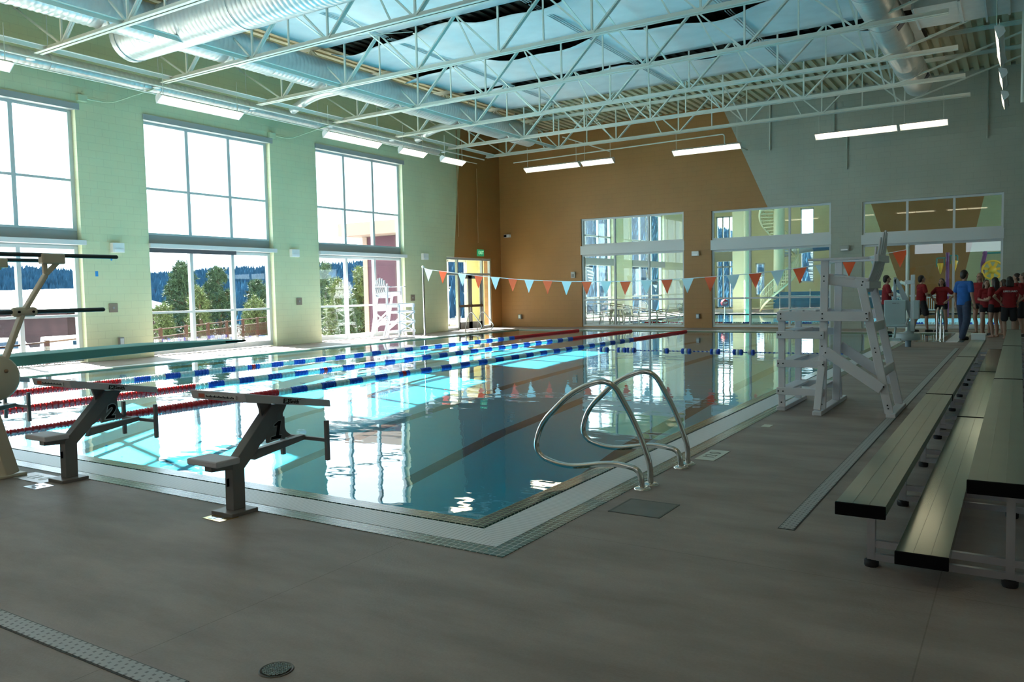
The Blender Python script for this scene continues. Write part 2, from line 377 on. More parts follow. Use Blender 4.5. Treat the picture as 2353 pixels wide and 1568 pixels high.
# basin: floor falls from the far shallow end toward the diving end
WX0, WX1, WY0, WY1 = GX0+T3, GX1-T3, GY0+T3, GY1-T3
prof = [(WY0, 1.55), (6.5, 1.3), (8.6, 1.02), (11, .72), (15, .47), (19, .33), (23, .26), (WY1, .26)]
m = MB()
for i in range(len(prof)-1):
    (y0, d0), (y1, d1) = prof[i], prof[i+1]
    x1 = WX1 if y1 <= 23.01 else WX1
    m.add([(WX0, y0, -d0), (x1, y0, -d0), (x1, y1, -d1), (WX0, y1, -d1)], [(0, 1, 2, 3)])
    for x in (WX0, WX1):
        if x == WX1 and y1 > 24:
            m.add([(x, y0, -d0), (x, AY0, -d0), (x, AY0, -.03), (x, y0, -.03)], [(0, 1, 2, 3)])
        else: m.add([(x, y0, -d0), (x, y1, -d1), (x, y1, -.03), (x, y0, -.03)], [(0, 1, 2, 3)])
m.add([(WX0, WY0, -1.55), (WX1, WY0, -1.55), (WX1, WY0, -.03), (WX0, WY0, -.03)], [(0, 1, 2, 3)])
m.add([(WX0, WY1, -.26), (AX1-T3, WY1, -.26), (AX1-T3, WY1, -.03), (WX0, WY1, -.03)], [(0, 1, 2, 3)])
m.add([(WX1, AY0, -.26), (AX1-T3, AY0, -.26), (AX1-T3, WY1, -.26), (WX1, WY1, -.26)], [(0, 1, 2, 3)])
m.add([(AX1-T3, AY0, -.26), (AX1-T3, WY1, -.26), (AX1-T3, WY1, -.03), (AX1-T3, AY0, -.03)], [(0, 1, 2, 3)])
m.add([(WX1, AY0, -.26), (AX1-T3, AY0, -.26), (AX1-T3, AY0, -.03), (WX1, AY0, -.03)], [(0, 1, 2, 3)])
struct(tag(m.build('pool_basin', M_BASIN), 'pale plaster pool basin with dark lane lines under the water', 'pool basin'))
m = MB(); Zw = -.022
q = .125
m.add([(WX0-q, WY0-q, Zw), (WX1+q, WY0-q, Zw), (WX1+q, AY0, Zw), (AX1-T3+q, AY0, Zw), (AX1-T3+q, WY1+q, Zw), (WX0-q, WY1+q, Zw)], [(0, 1, 2, 3, 4, 5)])
tag(m.build('pool_water', M_WATER), 'still turquoise water of the lap pool mirroring the windows', 'water', kind='stuff')

# ---------------------------------------------------------------- walls with openings
def wall_y(name, x0, x1, y0, y1, z1, ops, mt):     # wall running along y; ops = (ya, yb, za, zb)
    m = MB(); y = y0
    for ya, yb, za, zb in sorted(ops):
        m.bx(x0, x1, y, ya, 0, z1); m.bx(x0, x1, ya, yb, zb, z1)
        if za > 0: m.bx(x0, x1, ya, yb, 0, za)
        y = yb
    m.bx(x0, x1, y, y1, 0, z1); return struct(m.build(name, mt))
def wall_x(name, y0, y1, x0, x1, z1, ops, mt):
    m = MB(); x = x0
    for xa, xb, za, zb in sorted(ops):
        m.bx(x, xa, y0, y1, 0, z1); m.bx(xa, xb, y0, y1, zb, z1)
        if za > 0: m.bx(xa, xb, y0, y1, 0, za)
        x = xb
    m.bx(x, x1, y0, y1, 0, z1); return struct(m.build(name, mt))
LW = [(.85, 5.4, 6.62), (7.35, 11.89, 6.62), (13.82, 18.3, 6.68), (20.33, 24.97, 6.80)]
DOOR = (27.75, 31.2, 3.2)
wall_y('wall_left', OUT_L, XL, YN-.3, OUT_F, ZC+.3, [(a, b, 0, h) for a, b, h in LW]+[(DOOR[0], DOOR[1], 0, DOOR[2])], M_WALL_L)
FW = [(-16.53, -11.77, .03, 4.80, 3.21, 3.60), (-10.60, -6.02, .03, 4.74, 3.16, 3.56), (-4.93, -.49, .03, 4.67, 3.10, 3.46)]
wall_x('wall_far', YF, OUT_F, XL, XR+.3, ZC+.3, [(a, b, c, d) for a, b, c, d, e, g in FW], M_WALL_F)
wall_y('wall_right', XR, XR+.3, YN-.3, OUT_F, ZC+.3, [], M_WALL_R)
wall_x('wall_near', YN-.3, YN, XL, XR, ZC+.3, [(-6.8, -4.9, 3.9, 4.7), (-3.4, -1.2, 3.9, 4.7)], M_WALL_N)
m = MB()     # ribbed roof deck: ribs run along the pool
m.bx(OUT_L, XR+.3, YN-.3, OUT_F, ZC+.1, ZC+.3)
x = OUT_L
while x < XR:
    m.bx(x, x+.16, YN, YF, ZC, ZC+.1); x += .3
struct(m.build('ceiling', DECKPAINT))

# tall windows of the left wall
def tall_window(idx, y0, y1, head, xg, shade=None):
    w = struct(empty('window_%d' % idx, (xg, y0, 0)))
    L = y1-y0; fr = MB(); T = .105; D = .13
    zs = [(.03, 3.06, [1.24]), (3.47, head-.02, [4.78])]
    for z0, z1, mids in zs:
        base = .17 if z0 < 1 else .06
        for k in range(4):
            y = min(max(L*k/3, T/2), L-T/2); fr.bx(-D/2, D/2, y-T/2, y+T/2, z0, z1)
        for zz, h in [(z0+base/2, base), (z1-.04, .08)]+[(q, .07) for q in mids]: fr.bx(-D/2+.006, D/2-.006, .004, L-.004, zz-h/2+.002, zz+h/2-.002)
    o = struct(fr.build('window_frame', ALU, w))
    for z0, z1, mids in zs:
        for k in range(3):
            ed = [z0+(.17 if z0 < 1 else .06)]+mids+[z1-.08]
            for a, b in zip(ed[:-1], ed[1:]):
                pn = MB(); pn.bx(-.008, .008, L*k/3+T/2, L*(k+1)/3-T/2, a+.035, b-.035); struct(pn.build('pane', M_GLASS, w))
    sp = MB(); sp.bx(-.14, .06, 0, L, 3.06, 3.47); struct(sp.build('spandrel', GREY_TRIM, w))
    lg = MB(); lg.bx(-.05, .34, -.02, L+.08, 3.09, 3.21); struct(lg.build('ledge', ALU_W, w))
    hd = MB(); hd.bx(.02, .30, -.03, L+.09, head-.03, head+.13); struct(hd.build('head_flashing', GREY_TRIM, w))
    if shade:
        s = MB(); s.bx(.06, .17, shade[0], shade[1], 2.97, 3.09); tag(s.build('roller_shade', mat('charcoal_shade', (.05, .06, .075), .6), None, (xg, y0, 0)), 'charcoal rolled-up shade box under the ledge of the middle tall window', 'window shade')
    return w
XG = XL-.25
for i, (a, b, h) in enumerate(LW): tall_window(i+1, a, b, h, XG, (.02, 3.05) if i == 2 else None)

# interior windows of the far wall
def low_window(idx, x0, x1, head, bz0, bz1):
    w = struct(empty('window_%d' % idx, (x0, YF+.13, 0))); L = x1-x0; fr = MB(); T = .07; D = .12
    for z0, z1, mids in ((.03, bz0, [1.2]), (bz1, head, [])):
        for k in range(4):
            x = min(max(L*k/3, T/2), L-T/2); fr.bx(x-T/2, x+T/2, -D/2, D/2, z0, z1)
        for zz, h in [(z0+.04, .08), (z1-.04, .08)]+[(q, .07) for q in mids]: fr.bx(.004, L-.004, -D/2+.006, D/2-.006, zz-h/2+.002, zz+h/2-.002)
    struct(fr.build('window_frame', ALU_W, w))
    for z0, z1, mids in ((.03, bz0, [1.2]), (bz1, head, [])):
        for k in range(3):
            ed = [z0+.045]+mids+[z1-.045]
            for a, b in zip(ed[:-1], ed[1:]):
                pn = MB(); pn.bx(L*k/3+T/2, L*(k+1)/3-T/2, -.007, .007, a+.03, b-.03); struct(pn.build('pane', M_GLASS_IN, w))
    sp = MB(); sp.bx(-.03, L+.02, -.15, .1, bz0, bz1); struct(sp.build('spandrel', ALU_W, w))
for i, (a, b, c, d, e, g) in enumerate(FW): low_window(5+i, a, b, d, e, g)

# entrance in the left wall: storefront with double door, vestibule behind
w = struct(empty('door_1', (XL-.1, DOOR[0], 0)))
L = DOOR[1]-DOOR[0]; fr = MB()
ys = [.03, .86, 2.78, 3.42]
for y in ys: fr.bx(-.06, .06, y-.04, y+.04, 0, 3.2)
for z in (3.14, 2.47): fr.bx(-.055, .055, .004, L-.004, z-.05, z+.05)
fr.bx(-.06, .06, 0, .86, 0, .12); fr.bx(-.06, .06, 2.78, L, 0, .12)
struct(fr.build('door_frame', ALU, w))
for k, (a, b) in enumerate(((.90, 1.81), (1.83, 2.74))):
    d = MB(); D = .045
    d.bx(-D/2, D/2, a, a+.13, .02, 2.42); d.bx(-D/2, D/2, b-.13, b, .02, 2.42); d.bx(-D/2, D/2, a, b, 2.27, 2.42); d.bx(-D/2, D/2, a, b, .02, .34)
    leaf = struct(d.build('door_leaf', SLATE, w))
    g = MB(); g.bx(-.006, .006, a+.13, b-.13, .34, 2.27); struct(g.build('pane', M_GLASS, leaf))
    p = MB(); p.bx(.05, .11, a+.04, b-.04, 1.0, 1.11); p.bx(.02, .08, a+.05, a+.1, 1.0, 1.1); p.bx(.02, .08, b-.1, b-.05, 1.0, 1.1)
    struct(p.build('panic_bar', mat('bronze_bar', (.10, .06, .04), .4), leaf))
for a, b, z0, z1 in ((.07, .82, .12, 2.42), (2.82, 3.38, .12, 2.42), (.07, .82, 2.52, 3.09), (.9, 2.74, 2.52, 3.09), (2.82, 3.38, 2.52, 3.09)):
    g = MB(); g.bx(-.006, .006, a, b, z0, z1); struct(g.build('pane', M_GLASS, w))
vx0, vx1, vy0, vy1 = -23.9, OUT_L, 26.9, 34.6
m = MB(); m.bx(vx0-.2, vx1, vy1, vy1+.2, 0, 3.5); m.bx(vx0-.2, vx1, vy0-.2, vy0, 0, 3.5); m.bx(vx0-.2, vx0, vy0, 27.6, 0, 3.5); m.bx(vx0-.2, vx0, 33.6, vy1, 0, 3.5); m.bx(vx0-.2, vx0, 27.6, 33.6, 3.3, 3.5)
struct(m.build('wall_vestibule', M_WALL_Y))
m = MB(); m.bx(vx0-.2, vx1, vy0-.2, vy1+.2, 3.4, 3.55); struct(m.build('ceiling_vestibule', WHITE))
m = MB(); m.bx(vx0-.2, vx1, vy0-.2, vy1+.2, -.3, 0); struct(m.build('floor_vestibule', mat('vestibule_floor', (.3, .28, .25), .5, noise=.1)))
m = MB(); m.bx(-.02, .02, 0, 6.0, 0, .1); m.bx(-.02, .02, 0, 6, 3.2, 3.3)
for k in range(5): m.bx(-.02, .02, k*1.5-.03+(.03 if k == 0 else 0), k*1.5+.03-(.03 if k == 4 else 0), 0, 3.3)
struct(m.build('door_2', ALU_W, None, (vx0-.1, 27.6, 0)))
e = tag(empty('wall_heater', (-22.9, vy1, .25)), 'pale louvred wall heater seen through the glass entrance door', 'heater')
m = MB(); m.bx(-.38, .38, -.16, 0, 0, 1.1); m.build('cabinet', ALU_W, e)
m = MB()
for z in (.06, .86):
    for k in range(4): m.bx(-.33+.17*k, -.21+.17*k, -.175, -.155, z, z+.16)
m.build('grille', SLATE, e)

# painted pilaster joints are part of the walls; wall devices follow
def device(name, c, size, mt, label, cat, face='L', depth=.07, extra=None, group=None):
    x, y, z = c
    m = MB(); w, h = size
    if face == 'L': m.bx(0, depth, -w/2, w/2, -h/2, h/2)
    else: m.bx(-w/2, w/2, -depth, 0, -h/2, h/2)
    if extra:
        e = tag(empty(name, (x, y, z)), label, cat, group); m.build('housing', mt, e, bevel=.008)
        for nm, (u0, u1, z0, z1, d), mm in extra:
            q = MB()
            if face == 'L': q.bx(depth-.005, depth+d, u0, u1, z0, z1)
            else: q.bx(u0, u1, -depth-d, -depth+.005, z0, z1)
            q.build(nm, mm, e)
        return e
    return tag(m.build(name, mt, None, (x, y, z), bevel=.006), label, cat, group)
lens = mat('clear_lens', (.9, .92, .95), .15)
for y, z, tx in ((12.83, 3.05, 'between the first and second tall windows'), (19.15, 3.09, 'between the second and third tall windows'), (26.2, 3.16, 'right of the third tall window')):
    device('strobe_light', (XL, y, z), (.34, .26), WHITE, 'white emergency light box on the green wall %s' % tx, 'emergency light', depth=.13, extra=[('lens', (-.13, .13, -.11, -.04, .02), lens)])
for y, z, tx in ((12.66, 1.42, 'beside the near tall window'), (19.32, 1.46, 'between the second and third tall windows'), (25.4, 1.48, 'left of the flag pole')):
    device('wall_plate', (XL, y, z), (.24, .24), TAUPE, 'small taupe square plate on the green wall %s' % tx, 'wall plate', depth=.03, extra=[('screw_boss', (-.03, .03, -.03, .03, .01), SLATE)])
device('outlet_box', (XL, 12.82, .5), (.14, .22), SLATE, 'grey weatherproof outlet box low on the green wall above the board tip', 'outlet', depth=.08, extra=[('cover', (-.05, .05, -.08, .08, .015), ALU)])
BT = mat('blue_tape', (.02, .25, .65), .6)
device('tape_strip', (XL, 12.25, 2.34), (.08, .14), BT, 'larger strip of blue tape on the green wall', 'tape', depth=.004)
device('tape_strip', (XL, 12.68, 2.74), (.05, .08), BT, 'tiny blue tape scrap above the larger strip, by the rail end', 'tape', depth=.004)
e = tag(empty('exit_sign', (XL, 30.3, 3.44)), 'green EXIT sign above the glass double door', 'sign')
m = MB(); m.bx(0, .06, -.24, .24, -.15, .15); m.build('case', mat('exit_green', (.02, .22, .09), .4, emit=(.05, .5, .2), estr=.25), e, bevel=.008)
text('lettering', 'EXIT', .2, mat('exit_letters', (.5, .9, .6), .4, emit=(.5, 1, .6), estr=.5), e, frame4((.062, 0, 0), (0, 1, 0), (0, 0, 1)))
device('camera_box', (-20.36, YF, 4.26), (.30, .13), WHITE, 'small white security camera high on the brown wall near the corner', 'camera', 'F', .16, extra=[('camera_lens', (-.13, .0, -.05, .05, .03), BLACK)])
device('speaker_box', (-16.93, YF, 2.34), (.20, .28), mat('pale_grey', (.5, .52, .5), .5), 'pale grey box on the brown wall left of the first low window', 'wall box', 'F', .08, extra=[('grille', (-.06, .06, -.1, .04, .01), SLATE)])
device('hose_bib_box', (-19.75, YF, .47), (.16, .22), SLATE, 'dark grey box low on the brown wall near the ladder', 'wall box', 'F', .12, extra=[('cover', (-.05, .05, -.06, .07, .02), ALU)])
device('strobe_light', (-11.25, YF, 3.05), (.30, .19), WHITE, 'white emergency light box on the brown pier between two low windows', 'emergency light', 'F', .12, extra=[('lens', (-.1, .1, -.08, -.03, .02), lens)])
device('hose_bib_box', (-11.16, YF, .48), (.14, .2), SLATE, 'dark grey box low on the brown pier between two low windows', 'wall box', 'F', .12, extra=[('cover', (-.05, .05, -.06, .07, .02), ALU)])
device('strobe_light', (-5.52, YF, 3.0), (.32, .2), mat('grey_lamp', (.4, .42, .4), .5), 'grey emergency light box on the pale pier behind the big guard chair', 'emergency light', 'F', .12, extra=[('lens', (-.12, .12, -.08, -.03, .02), lens)])
device('wall_sign', (-5.5, YF, 2.56), (.36, .17), BLACK, 'black sign plate under the grey light on the pale pier', 'sign', 'F', .02, extra=[('sign_panel', (-.16, .16, -.05, .05, .003), mat('sign_grey', (.4, .4, .4), .5))])
device('notice_sheet', (-5.46, YF, 2.1), (.22, .3), mat('notice_paper', (.55, .6, .6), .7), 'pale notice below the black sign on the pale pier', 'notice', 'F', .006)

# ================================================================ roof structure
TY = [.8, 4.0, 7.25, 10.5, 13.8, 17.05, 20.3, 23.5, 26.75, 29.5]; ZB = 7.5
NX = [-18.75+2.58*k for k in range(7)]
def make_truss():
    t = empty('roof_truss', (-19.8, 0, ZB))
    def p(x, z): return (x+19.8, 0, z-ZB)
    for nm, x0, x1, z, up in (('bottom_chord', -19.8, -1.4, ZB, 1), ('top_chord', -20.75, .75, 8.84, -1)):
        m = MB()
        for s in (-1, 1):
            m.bx(x0+19.8, x1+19.8, s*.015, s*.10, (z-ZB), (z-ZB)+up*.012)
            m.bx(x0+19.8, x1+19.8, s*.015, s*.027, (z-ZB), (z-ZB)+up*.11)
        m.build(nm, STEEL_W, t)
    for k, x in enumerate(NX):
        for s in (-1, 1):
            xt = x+s*1.29
            if k == 0 and s < 0: xt = -20.7
            if k == 6 and s > 0: xt = .7
            wide = .085 if s > 0 else .055
            m = MB()
            for o in (-.028, .028) if s > 0 else (0,): m.bar(p(x+s*.06, ZB+.07)[0:1]+(o,)+p(x, ZB+.07)[2:], p(xt, 8.74)[0:1]+(o,)+p(xt, 8.74)[2:], wide*.55 if s > 0 else wide, .04)
            m.build('diagonal', STEEL_W, t)
        m = MB(); m.bar(p(x, ZB+.05), p(x, 8.74), .045, .045); m.build('vertical', STEEL_W, t)
        if k < 6:
            m = MB(); m.bar(p(x+1.29, 8.74), p(x+1.29, ZB+.08), .035, .035) if k % 2 else m.bar(p(x+1.29, 8.74), p(x+1.9, ZB+.08), .035, .035); m.build('vertical', STEEL_W, t)
    return t
t0 = make_truss(); away = ['out over the near deck', 'above the starting blocks', 'above the near end of the pool', 'crossing the upper left corner, nearest clearly seen', 'second from the upper left corner', 'third from the upper left corner', 'fourth from the upper left corner', 'third from the brown far wall', 'second from the brown far wall', 'last one, closest to the brown far wall']
trs = []
for i, y in enumerate(TY):
    t = t0 if i == 0 else copy_tree(t0)
    t.location.y = y; trs.append(t)
    tag(t, 'white steel roof truss, %s' % away[i], 'roof truss', 'white steel trusses spanning the pool')
# bridging between trusses
def bay(i): return ('bay over the near deck' if i == 0 else 'bay above the starting blocks' if i == 1 else 'bay next to the far wall truss' if i == 8 else '%s bay from the far wall' % ORD[9-i-0])
def bridging(i):
    y0, y1 = TY[i], TY[i+1]
    for x, side in ((-19.35, 'beside the left wall'), (-16.3, 'under the long round duct')):
        m = MB(); m.bx(x-.045, x+.045, y0, y1, ZB+.09, ZB+.10); m.bx(x-.045, x-.035, y0, y1, ZB+.0, ZB+.10)
        tag(m.build('bridging_angle', STEEL_W), 'white horizontal bridging angle %s, %s' % (side, bay(i)), 'bracing bar', 'horizontal bridging between trusses')
    for x, side in ((-13.7, 'left'), (-8.5, 'middle'), (-3.5, 'right')):
        e = empty('cross_brace', (x, y0, ZB)); L = y1-y0
        tag(e, 'white crossed bracing, roof %s, %s' % (side, bay(i)), 'cross brace', 'crossed braces between trusses')
        m = MB(); m.bar((.02, .05, .1), (.02, L-.05, 1.05), .05, .012); m.build('brace_bar', STEEL_W, e)
        m = MB(); m.bar((-.02, .05, 1.05), (-.02, L-.05, .1), .05, .012); m.build('brace_bar', STEEL_W, e)
for i in range(9): bridging(i)

# insulation blankets between the trusses, sagging edges leave slots, lined dark to stand for their shade
def blanket(i):
    y0, y1 = TY[i]+.1, TY[i+1]-.02; x0, x1 = -16.9, -2.4; n = 60; rows = 7; ph = i*1.7; m = MB(); vs = []
    for k in range(n+1):
        x = x0+(x1-x0)*k/n; w = max(0, .5+.42*math.sin(x*1.25+ph)+.18*math.sin(x*2.9+ph*2))*.28
        for j in range(rows+1):
            t = j/rows; y = y0+.12+(y1-y0-.14)*t
            vs.append((x, y, 8.70-w*(1-t)**5-.05*math.sin(PI*t)-.03*math.sin(x*1.9+ph+t*2)*math.sin(PI*t)))
    fs = [(k*(rows+1)+j, k*(rows+1)+j+1, (k+1)*(rows+1)+j+1, (k+1)*(rows+1)+j) for k in range(n) for j in range(rows)]
    m.add(vs, fs, None, True)
    o = m.build('insulation_blanket', BLANKET); s = o.modifiers.new('thick', 'SOLIDIFY'); s.thickness = .02
    tag(o, 'white insulation blanket with a wavy sagging edge, %s' % bay(i), 'insulation blanket', 'insulation blankets under the roof deck')
    d = MB(); d.bx(x0, x1, TY[i]+.02, TY[i+1]-.02, 8.80, 8.845)
    xx = x0
    while xx < x1: d.bx(xx, xx+.14, TY[i]+.02, TY[i+1]-.02, 8.74, 8.80); xx += .3
    d.build('slot_shade_lining', SHADEDECK, o)
    for q, x in enumerate((-14.6, -10.1, -6.3)):
        c = MB()
        for s in (-.07, 0, .07): c.tube([(x+s, y0, 8.58), (x+s, y1, 8.58)], .014, 6)
        c.build('seam_conduit', ALU, o)
for i in range(0, 8): blanket(i)

# ---------------------------------------------------------------- ducts
def spiral(mb, p, q, r, n=28, seam=.14, rings=()):
    p, q = Vector(p), Vector(q); d = (q-p).normalized(); L = (q-p).length; k = int(L/seam); pts = []; rs = []
    for i in range(k+1):
        t = L*i/k
        for dt, dr in ((0, .012), (.02, 0), (seam*.5, 0)):
            if t+dt <= L: pts.append(p+d*(t+dt)); rs.append(r+dr)
    mb.tube(pts, rs, n)
    for t in rings: mb.tube([p+d*(t-.03), p+d*(t+.03)], r+.03, n)
def duct(name, p, q, r, label, rings, cap=None):
    e = tag(empty(name, p), label, 'duct'); p0 = Vector(p); q0 = Vector(q)-p0
    m = MB(); spiral(m, (0, 0, 0), q0, r); m.build('duct_body', DUCT, e)
    d = q0.normalized()
    for t in rings:
        m = MB(); m.tube([d*(t-.035), d*(t+.035)], r+.022, 28); m.build('coupling', DUCT, e)
        m = MB(); m.tube([d*t+Vector((0, 0, r)), d*t+Vector((0, 0, max(r+.05, 8.84-p0.z)))], .012, 6); m.build('hanger_rod', STEEL_W, e)
    return e
d0 = duct('round_duct', (-17.25, -1.0, 8.06), (-17.25, 28.9, 8.06), .43, 'long round duct along the left wall with a big cross branch at the upper left', [3.2, 6.4, 9.6, 13.1, 16.3, 19.2, 22.4, 25.6, 28.8])
m = MB(); spiral(m, (-1.35, 13.1, -.04), (9.25, 13.1, -.04), .53); br = m.build('branch_body', DUCT, d0)
for x in (-1.2, 2.85, 7.05):
    m = MB(); m.tube([(x-.035, 13.1, -.04), (x+.035, 13.1, -.04)], .552, 28); m.build('coupling', DUCT, br)
duct('round_duct', (-2.85, 8.0, 8.05), (-2.85, 29.2, 8.05), .40, 'round duct at the upper right running toward the far wall', [3, 7.5, 11, 13.4, 16, 18.6, 21.1])
duct('perimeter_duct', (-20.28, -1.0, 7.50), (-20.28, 26.6, 7.50), .19, 'slim white supply tube tight against the left wall', [4, 8, 12, 15, 18, 21, 24])
for k, y in enumerate((3.5, 9.3, 15.4, 21.7, 27.7)):
    m = MB(); m.tube(fillet([(-2.6, y, 7.95), (-2.38, y, 7.6), (-2.3, y, 7.55)], .1), .14, 16) if 0 else m.box((-2.5, y, 7.86), (.26, .34, .05), Euler((0, math.radians(-52), 0)).to_matrix())
    tag(m.build('duct_grille', mat('dark_grille', (.05, .06, .09), .5)), 'dark supply grille on the upper right duct, %s from the near end' % ORD[k], 'grille', 'grilles on the right hand duct')
e = tag(empty('rectangular_duct', (-2.2, 20.9, 7.92)), 'boxy sheet metal duct at the top right corner', 'duct')
m = MB(); m.bx(0, 5.6, 0, 1.7, 0, .62); m.build('duct_body', DUCT, e)
for x in (.02, .95, 1.9, 2.85):
    m = MB(); m.bx(x-.02, x+.03, -.03, 1.73, -.03, .65); m.build('flange', DUCT, e)
for x in (1.45, 3.0):
    m = MB(); m.bx(x-.02, x+.02, -.05, 1.9, -.07, -.03); m.build('support_channel', ALU, e)
for y in (20.9, 22.6):
    m = MB(); m.tube([(1.45, y-20.9, -.05), (1.45, y-20.9, .9)], .012, 6); m.build('hanger_rod', STEEL_W, e)
# branch elbows dropping from the left duct to the wall tube
for k, y in enumerate((6.0, 18.5, 24.8)):
    m = MB(); pts = fillet([(-17.6, y, 7.95), (-18.9, y, 7.95), (-19.9, y, 7.62)], .6); m.tube(pts, .14, 16)
    tag(m.build('branch_duct', DUCT), 'short curved branch duct above the left windows, %s from the near end' % ORD[k], 'duct', 'branches between the two left ducts')
# roof-edge conduits and sprinkler pipes
def pipe(pts, r, label, name='sprinkler_pipe', mt=STEEL_W, cat='pipe', rad=.12):
    m = MB(); m.tube(fillet(pts, rad), r, 8); return tag(m.build(name, mt), label, cat)
pipe([(-19.85, -1, 7.42), (-19.85, 29.4, 7.42)], .028, 'white sprinkler pipe running along the left wall under the truss ends')
pipe([(-20.1, 9, 7.25), (-20.1, 29.2, 7.25)], .018, 'thin white conduit below the sprinkler pipe on the left wall', 'conduit')
for k, (y, yl) in enumerate(((12.05, 14.0), (18.35, 20.4))):
    e = tag(empty('bracketed_conduit', (XL, y, 6.9)), 'small white wall bracket and bent conduit %s' % ('above the gap between the first two windows' if k == 0 else 'above the gap between the last two windows'), 'conduit')
    m = MB(); m.bx(0, .12, -.12, .12, -.08, .08); m.build('junction_box', GREEN and mat('green_enamel', (.5, .62, .42), .4), e)
    m = MB(); m.tube(fillet([(.08, .1, 0), (.1, .75, 0), (.9, yl-y, .62)], .2), .018, 8); m.build('conduit_run', mat('green_enamel', (.5, .62, .42), .4), e)
pipe([(XL+.06, 28.6, 8.7), (XL+.06, 28.6, 4.1)], .02, 'long vertical conduit left of the brown corner, ending above the door', 'conduit', mat('brown_conduit', (.36, .2, .08), .5))
pipe([(XL+.06, 30.1, 7.2), (XL+.06, 30.1, 3.9)], .02, 'vertical brown conduit above the exit sign', 'conduit', mat('brown_conduit', (.36, .2, .08), .5))
pipe([(-18.9, 30.3, 7.3), (-9.5, 30.3, 7.42), (-9.5, 30.3, 7.0), (-9.1, 30.3, 7.0), (-9.1, 31.9, 7.0)], .025, 'white pipe run hung in front of the brown far wall')
pipe([(-8.25, YF-.05, 8.7), (-8.25, YF-.05, 6.9)], .03, 'short vertical pipe on the brown wall near the paint line')
pipe([(-5.9, YF-.05, 8.7), (-5.9, YF-.05, 7.15), (-5.45, YF-.05, 7.15), (-5.45, YF-.05, 5.9)], .022, 'thin bent conduit on the pale wall above the middle window', 'conduit', mat('sage_conduit', (.38, .42, .36), .5))
pipe([(-1.0, YF-.06, 8.8), (-1.0, YF-.06, 6.5)], .022, 'thin vertical conduit with a box at the upper right of the pale wall', 'conduit', mat('sage_conduit', (.38, .42, .36), .5))
pipe([(.0, 24.4, 8.8), (.0, 24.4, 6.15)], .05, 'vertical pale pipe at the right edge under the roof', 'drain_pipe')
pipe([(-16.6, 30.6, 8.2), (-14.4, 30.6, 7.35)], .025, 'sloping white pipe in front of the brown wall top')
for k, (x, y) in enumerate(((-19.95, 10.4), (-19.95, 13.7), (-19.95, 16.95), (-19.95, 20.2), (-19.95, 23.4), (-19.95, 26.6))):
    m = MB(); m.lathe([(.0, 0), (.05, .0), (.1, -.03), (.1, -.05), (0, -.06)], (x, y, 7.42), 16)
    tag(m.build('pendent_sprinkler', WHITE), 'round white cap under a truss end on the left wall, %s from the near end' % ORD[k], 'sprinkler', 'caps along the left wall pipe')

# ---------------------------------------------------------------- hanging fluorescent fixtures
def fixture(length, segs):
    e = empty('pendant_light'); w, h = .30, .13
    m = MB(); prof = [(-w/2, 0), (-w/2+.05, .10), (-.06, h), (.06, h), (w/2-.05, .10), (w/2, 0), (w/2-.012, 0), (w/2-.06, .085), (-w/2+.06, .085), (-w/2+.012, 0)]
    m.prism(prof, (-length/2, 0, 0), (0, 1, 0), (0, 0, 1), (length, 0, 0)); m.build('housing', ALU_W, e)
    for s in (-1, 1):
        m = MB(); m.prism([(-w/2, -.01), (-w/2+.05, .11), (-.05, h+.03), (.05, h+.03), (w/2-.05, .11), (w/2, -.01)], (s*length/2-(0 if s > 0 else .02), 0, 0), (0, 1, 0), (0, 0, 1), (.02, 0, 0)); m.build('end_cap', ALU_W, e)
    L = (length-.1)/segs
    for k in range(segs):
        x0 = -length/2+.05+k*L+.04; x1 = x0+L-.08; m = MB()
        m.prism([(-.125, .012), (-.085, .08), (.085, .08), (.125, .012), (.06, -.006), (-.06, -.006)], (x0, 0, 0), (0, 1, 0), (0, 0, 1), (x1-x0, 0, 0)); m.build('lens_panel', LENS, e)
    for s in (-1, 1):
        m = MB(); m.tube([(s*(length/2-.12), 0, h), (s*(length/2-.12), 0, .95)], .008, 6); m.build('hanger_rod', STEEL_W, e)
    return e
f8, f4 = fixture(2.6, 2), fixture(1.4, 1); used = set()
def put_light(big, x, y, z, rz, label, tilt=.6):
    p = f8 if big else f4; o = p if p not in used else copy_tree(p); used.add(p)
    o.location = (x, y, z); o.rotation_euler = (0, 0, rz)
    for ch in o.children:
        if not ch.name.startswith('hanger'): ch.rotation_euler = (tilt, 0, 0)
    tag(o, label, 'ceiling light', 'hanging fluorescent lights around the pool')
LX = -19.05; Zl = 6.84
for big, y0, y1, tx in ((1, 6.9, 9.5, 'fluorescent light cut by the left edge of the photo above the first tall window'), (1, 13.15, 15.75, 'double fluorescent light above the second tall window'), (1, 19.1, 21.7, 'double fluorescent light above the third tall window'), (0, 22.8, 24.3, 'short fluorescent light right of the third tall window, first of two'), (0, 25.3, 26.8, 'short fluorescent light nearest the brown corner over the left wall')):
    put_light(big, LX, (y0+y1)/2, Zl, PI/2, tx, -.6)
for big, x0, x1, tx in ((1, -18.1, -15.5, 'double fluorescent light leftmost in front of the brown far wall'), (0, -15.35, -13.95, 'short fluorescent light second from the left in front of the brown far wall'), (1, -11.35, -8.85, 'double fluorescent light in front of the slanted paint line'), (1, -6.1, -3.6, 'double fluorescent light in front of the pale far wall'), (0, -3.4, -2.1, 'short rightmost fluorescent light in front of the pale far wall')):
    put_light(big, (x0+x1)/2, 29.95, Zl, 0, tx, -.6)
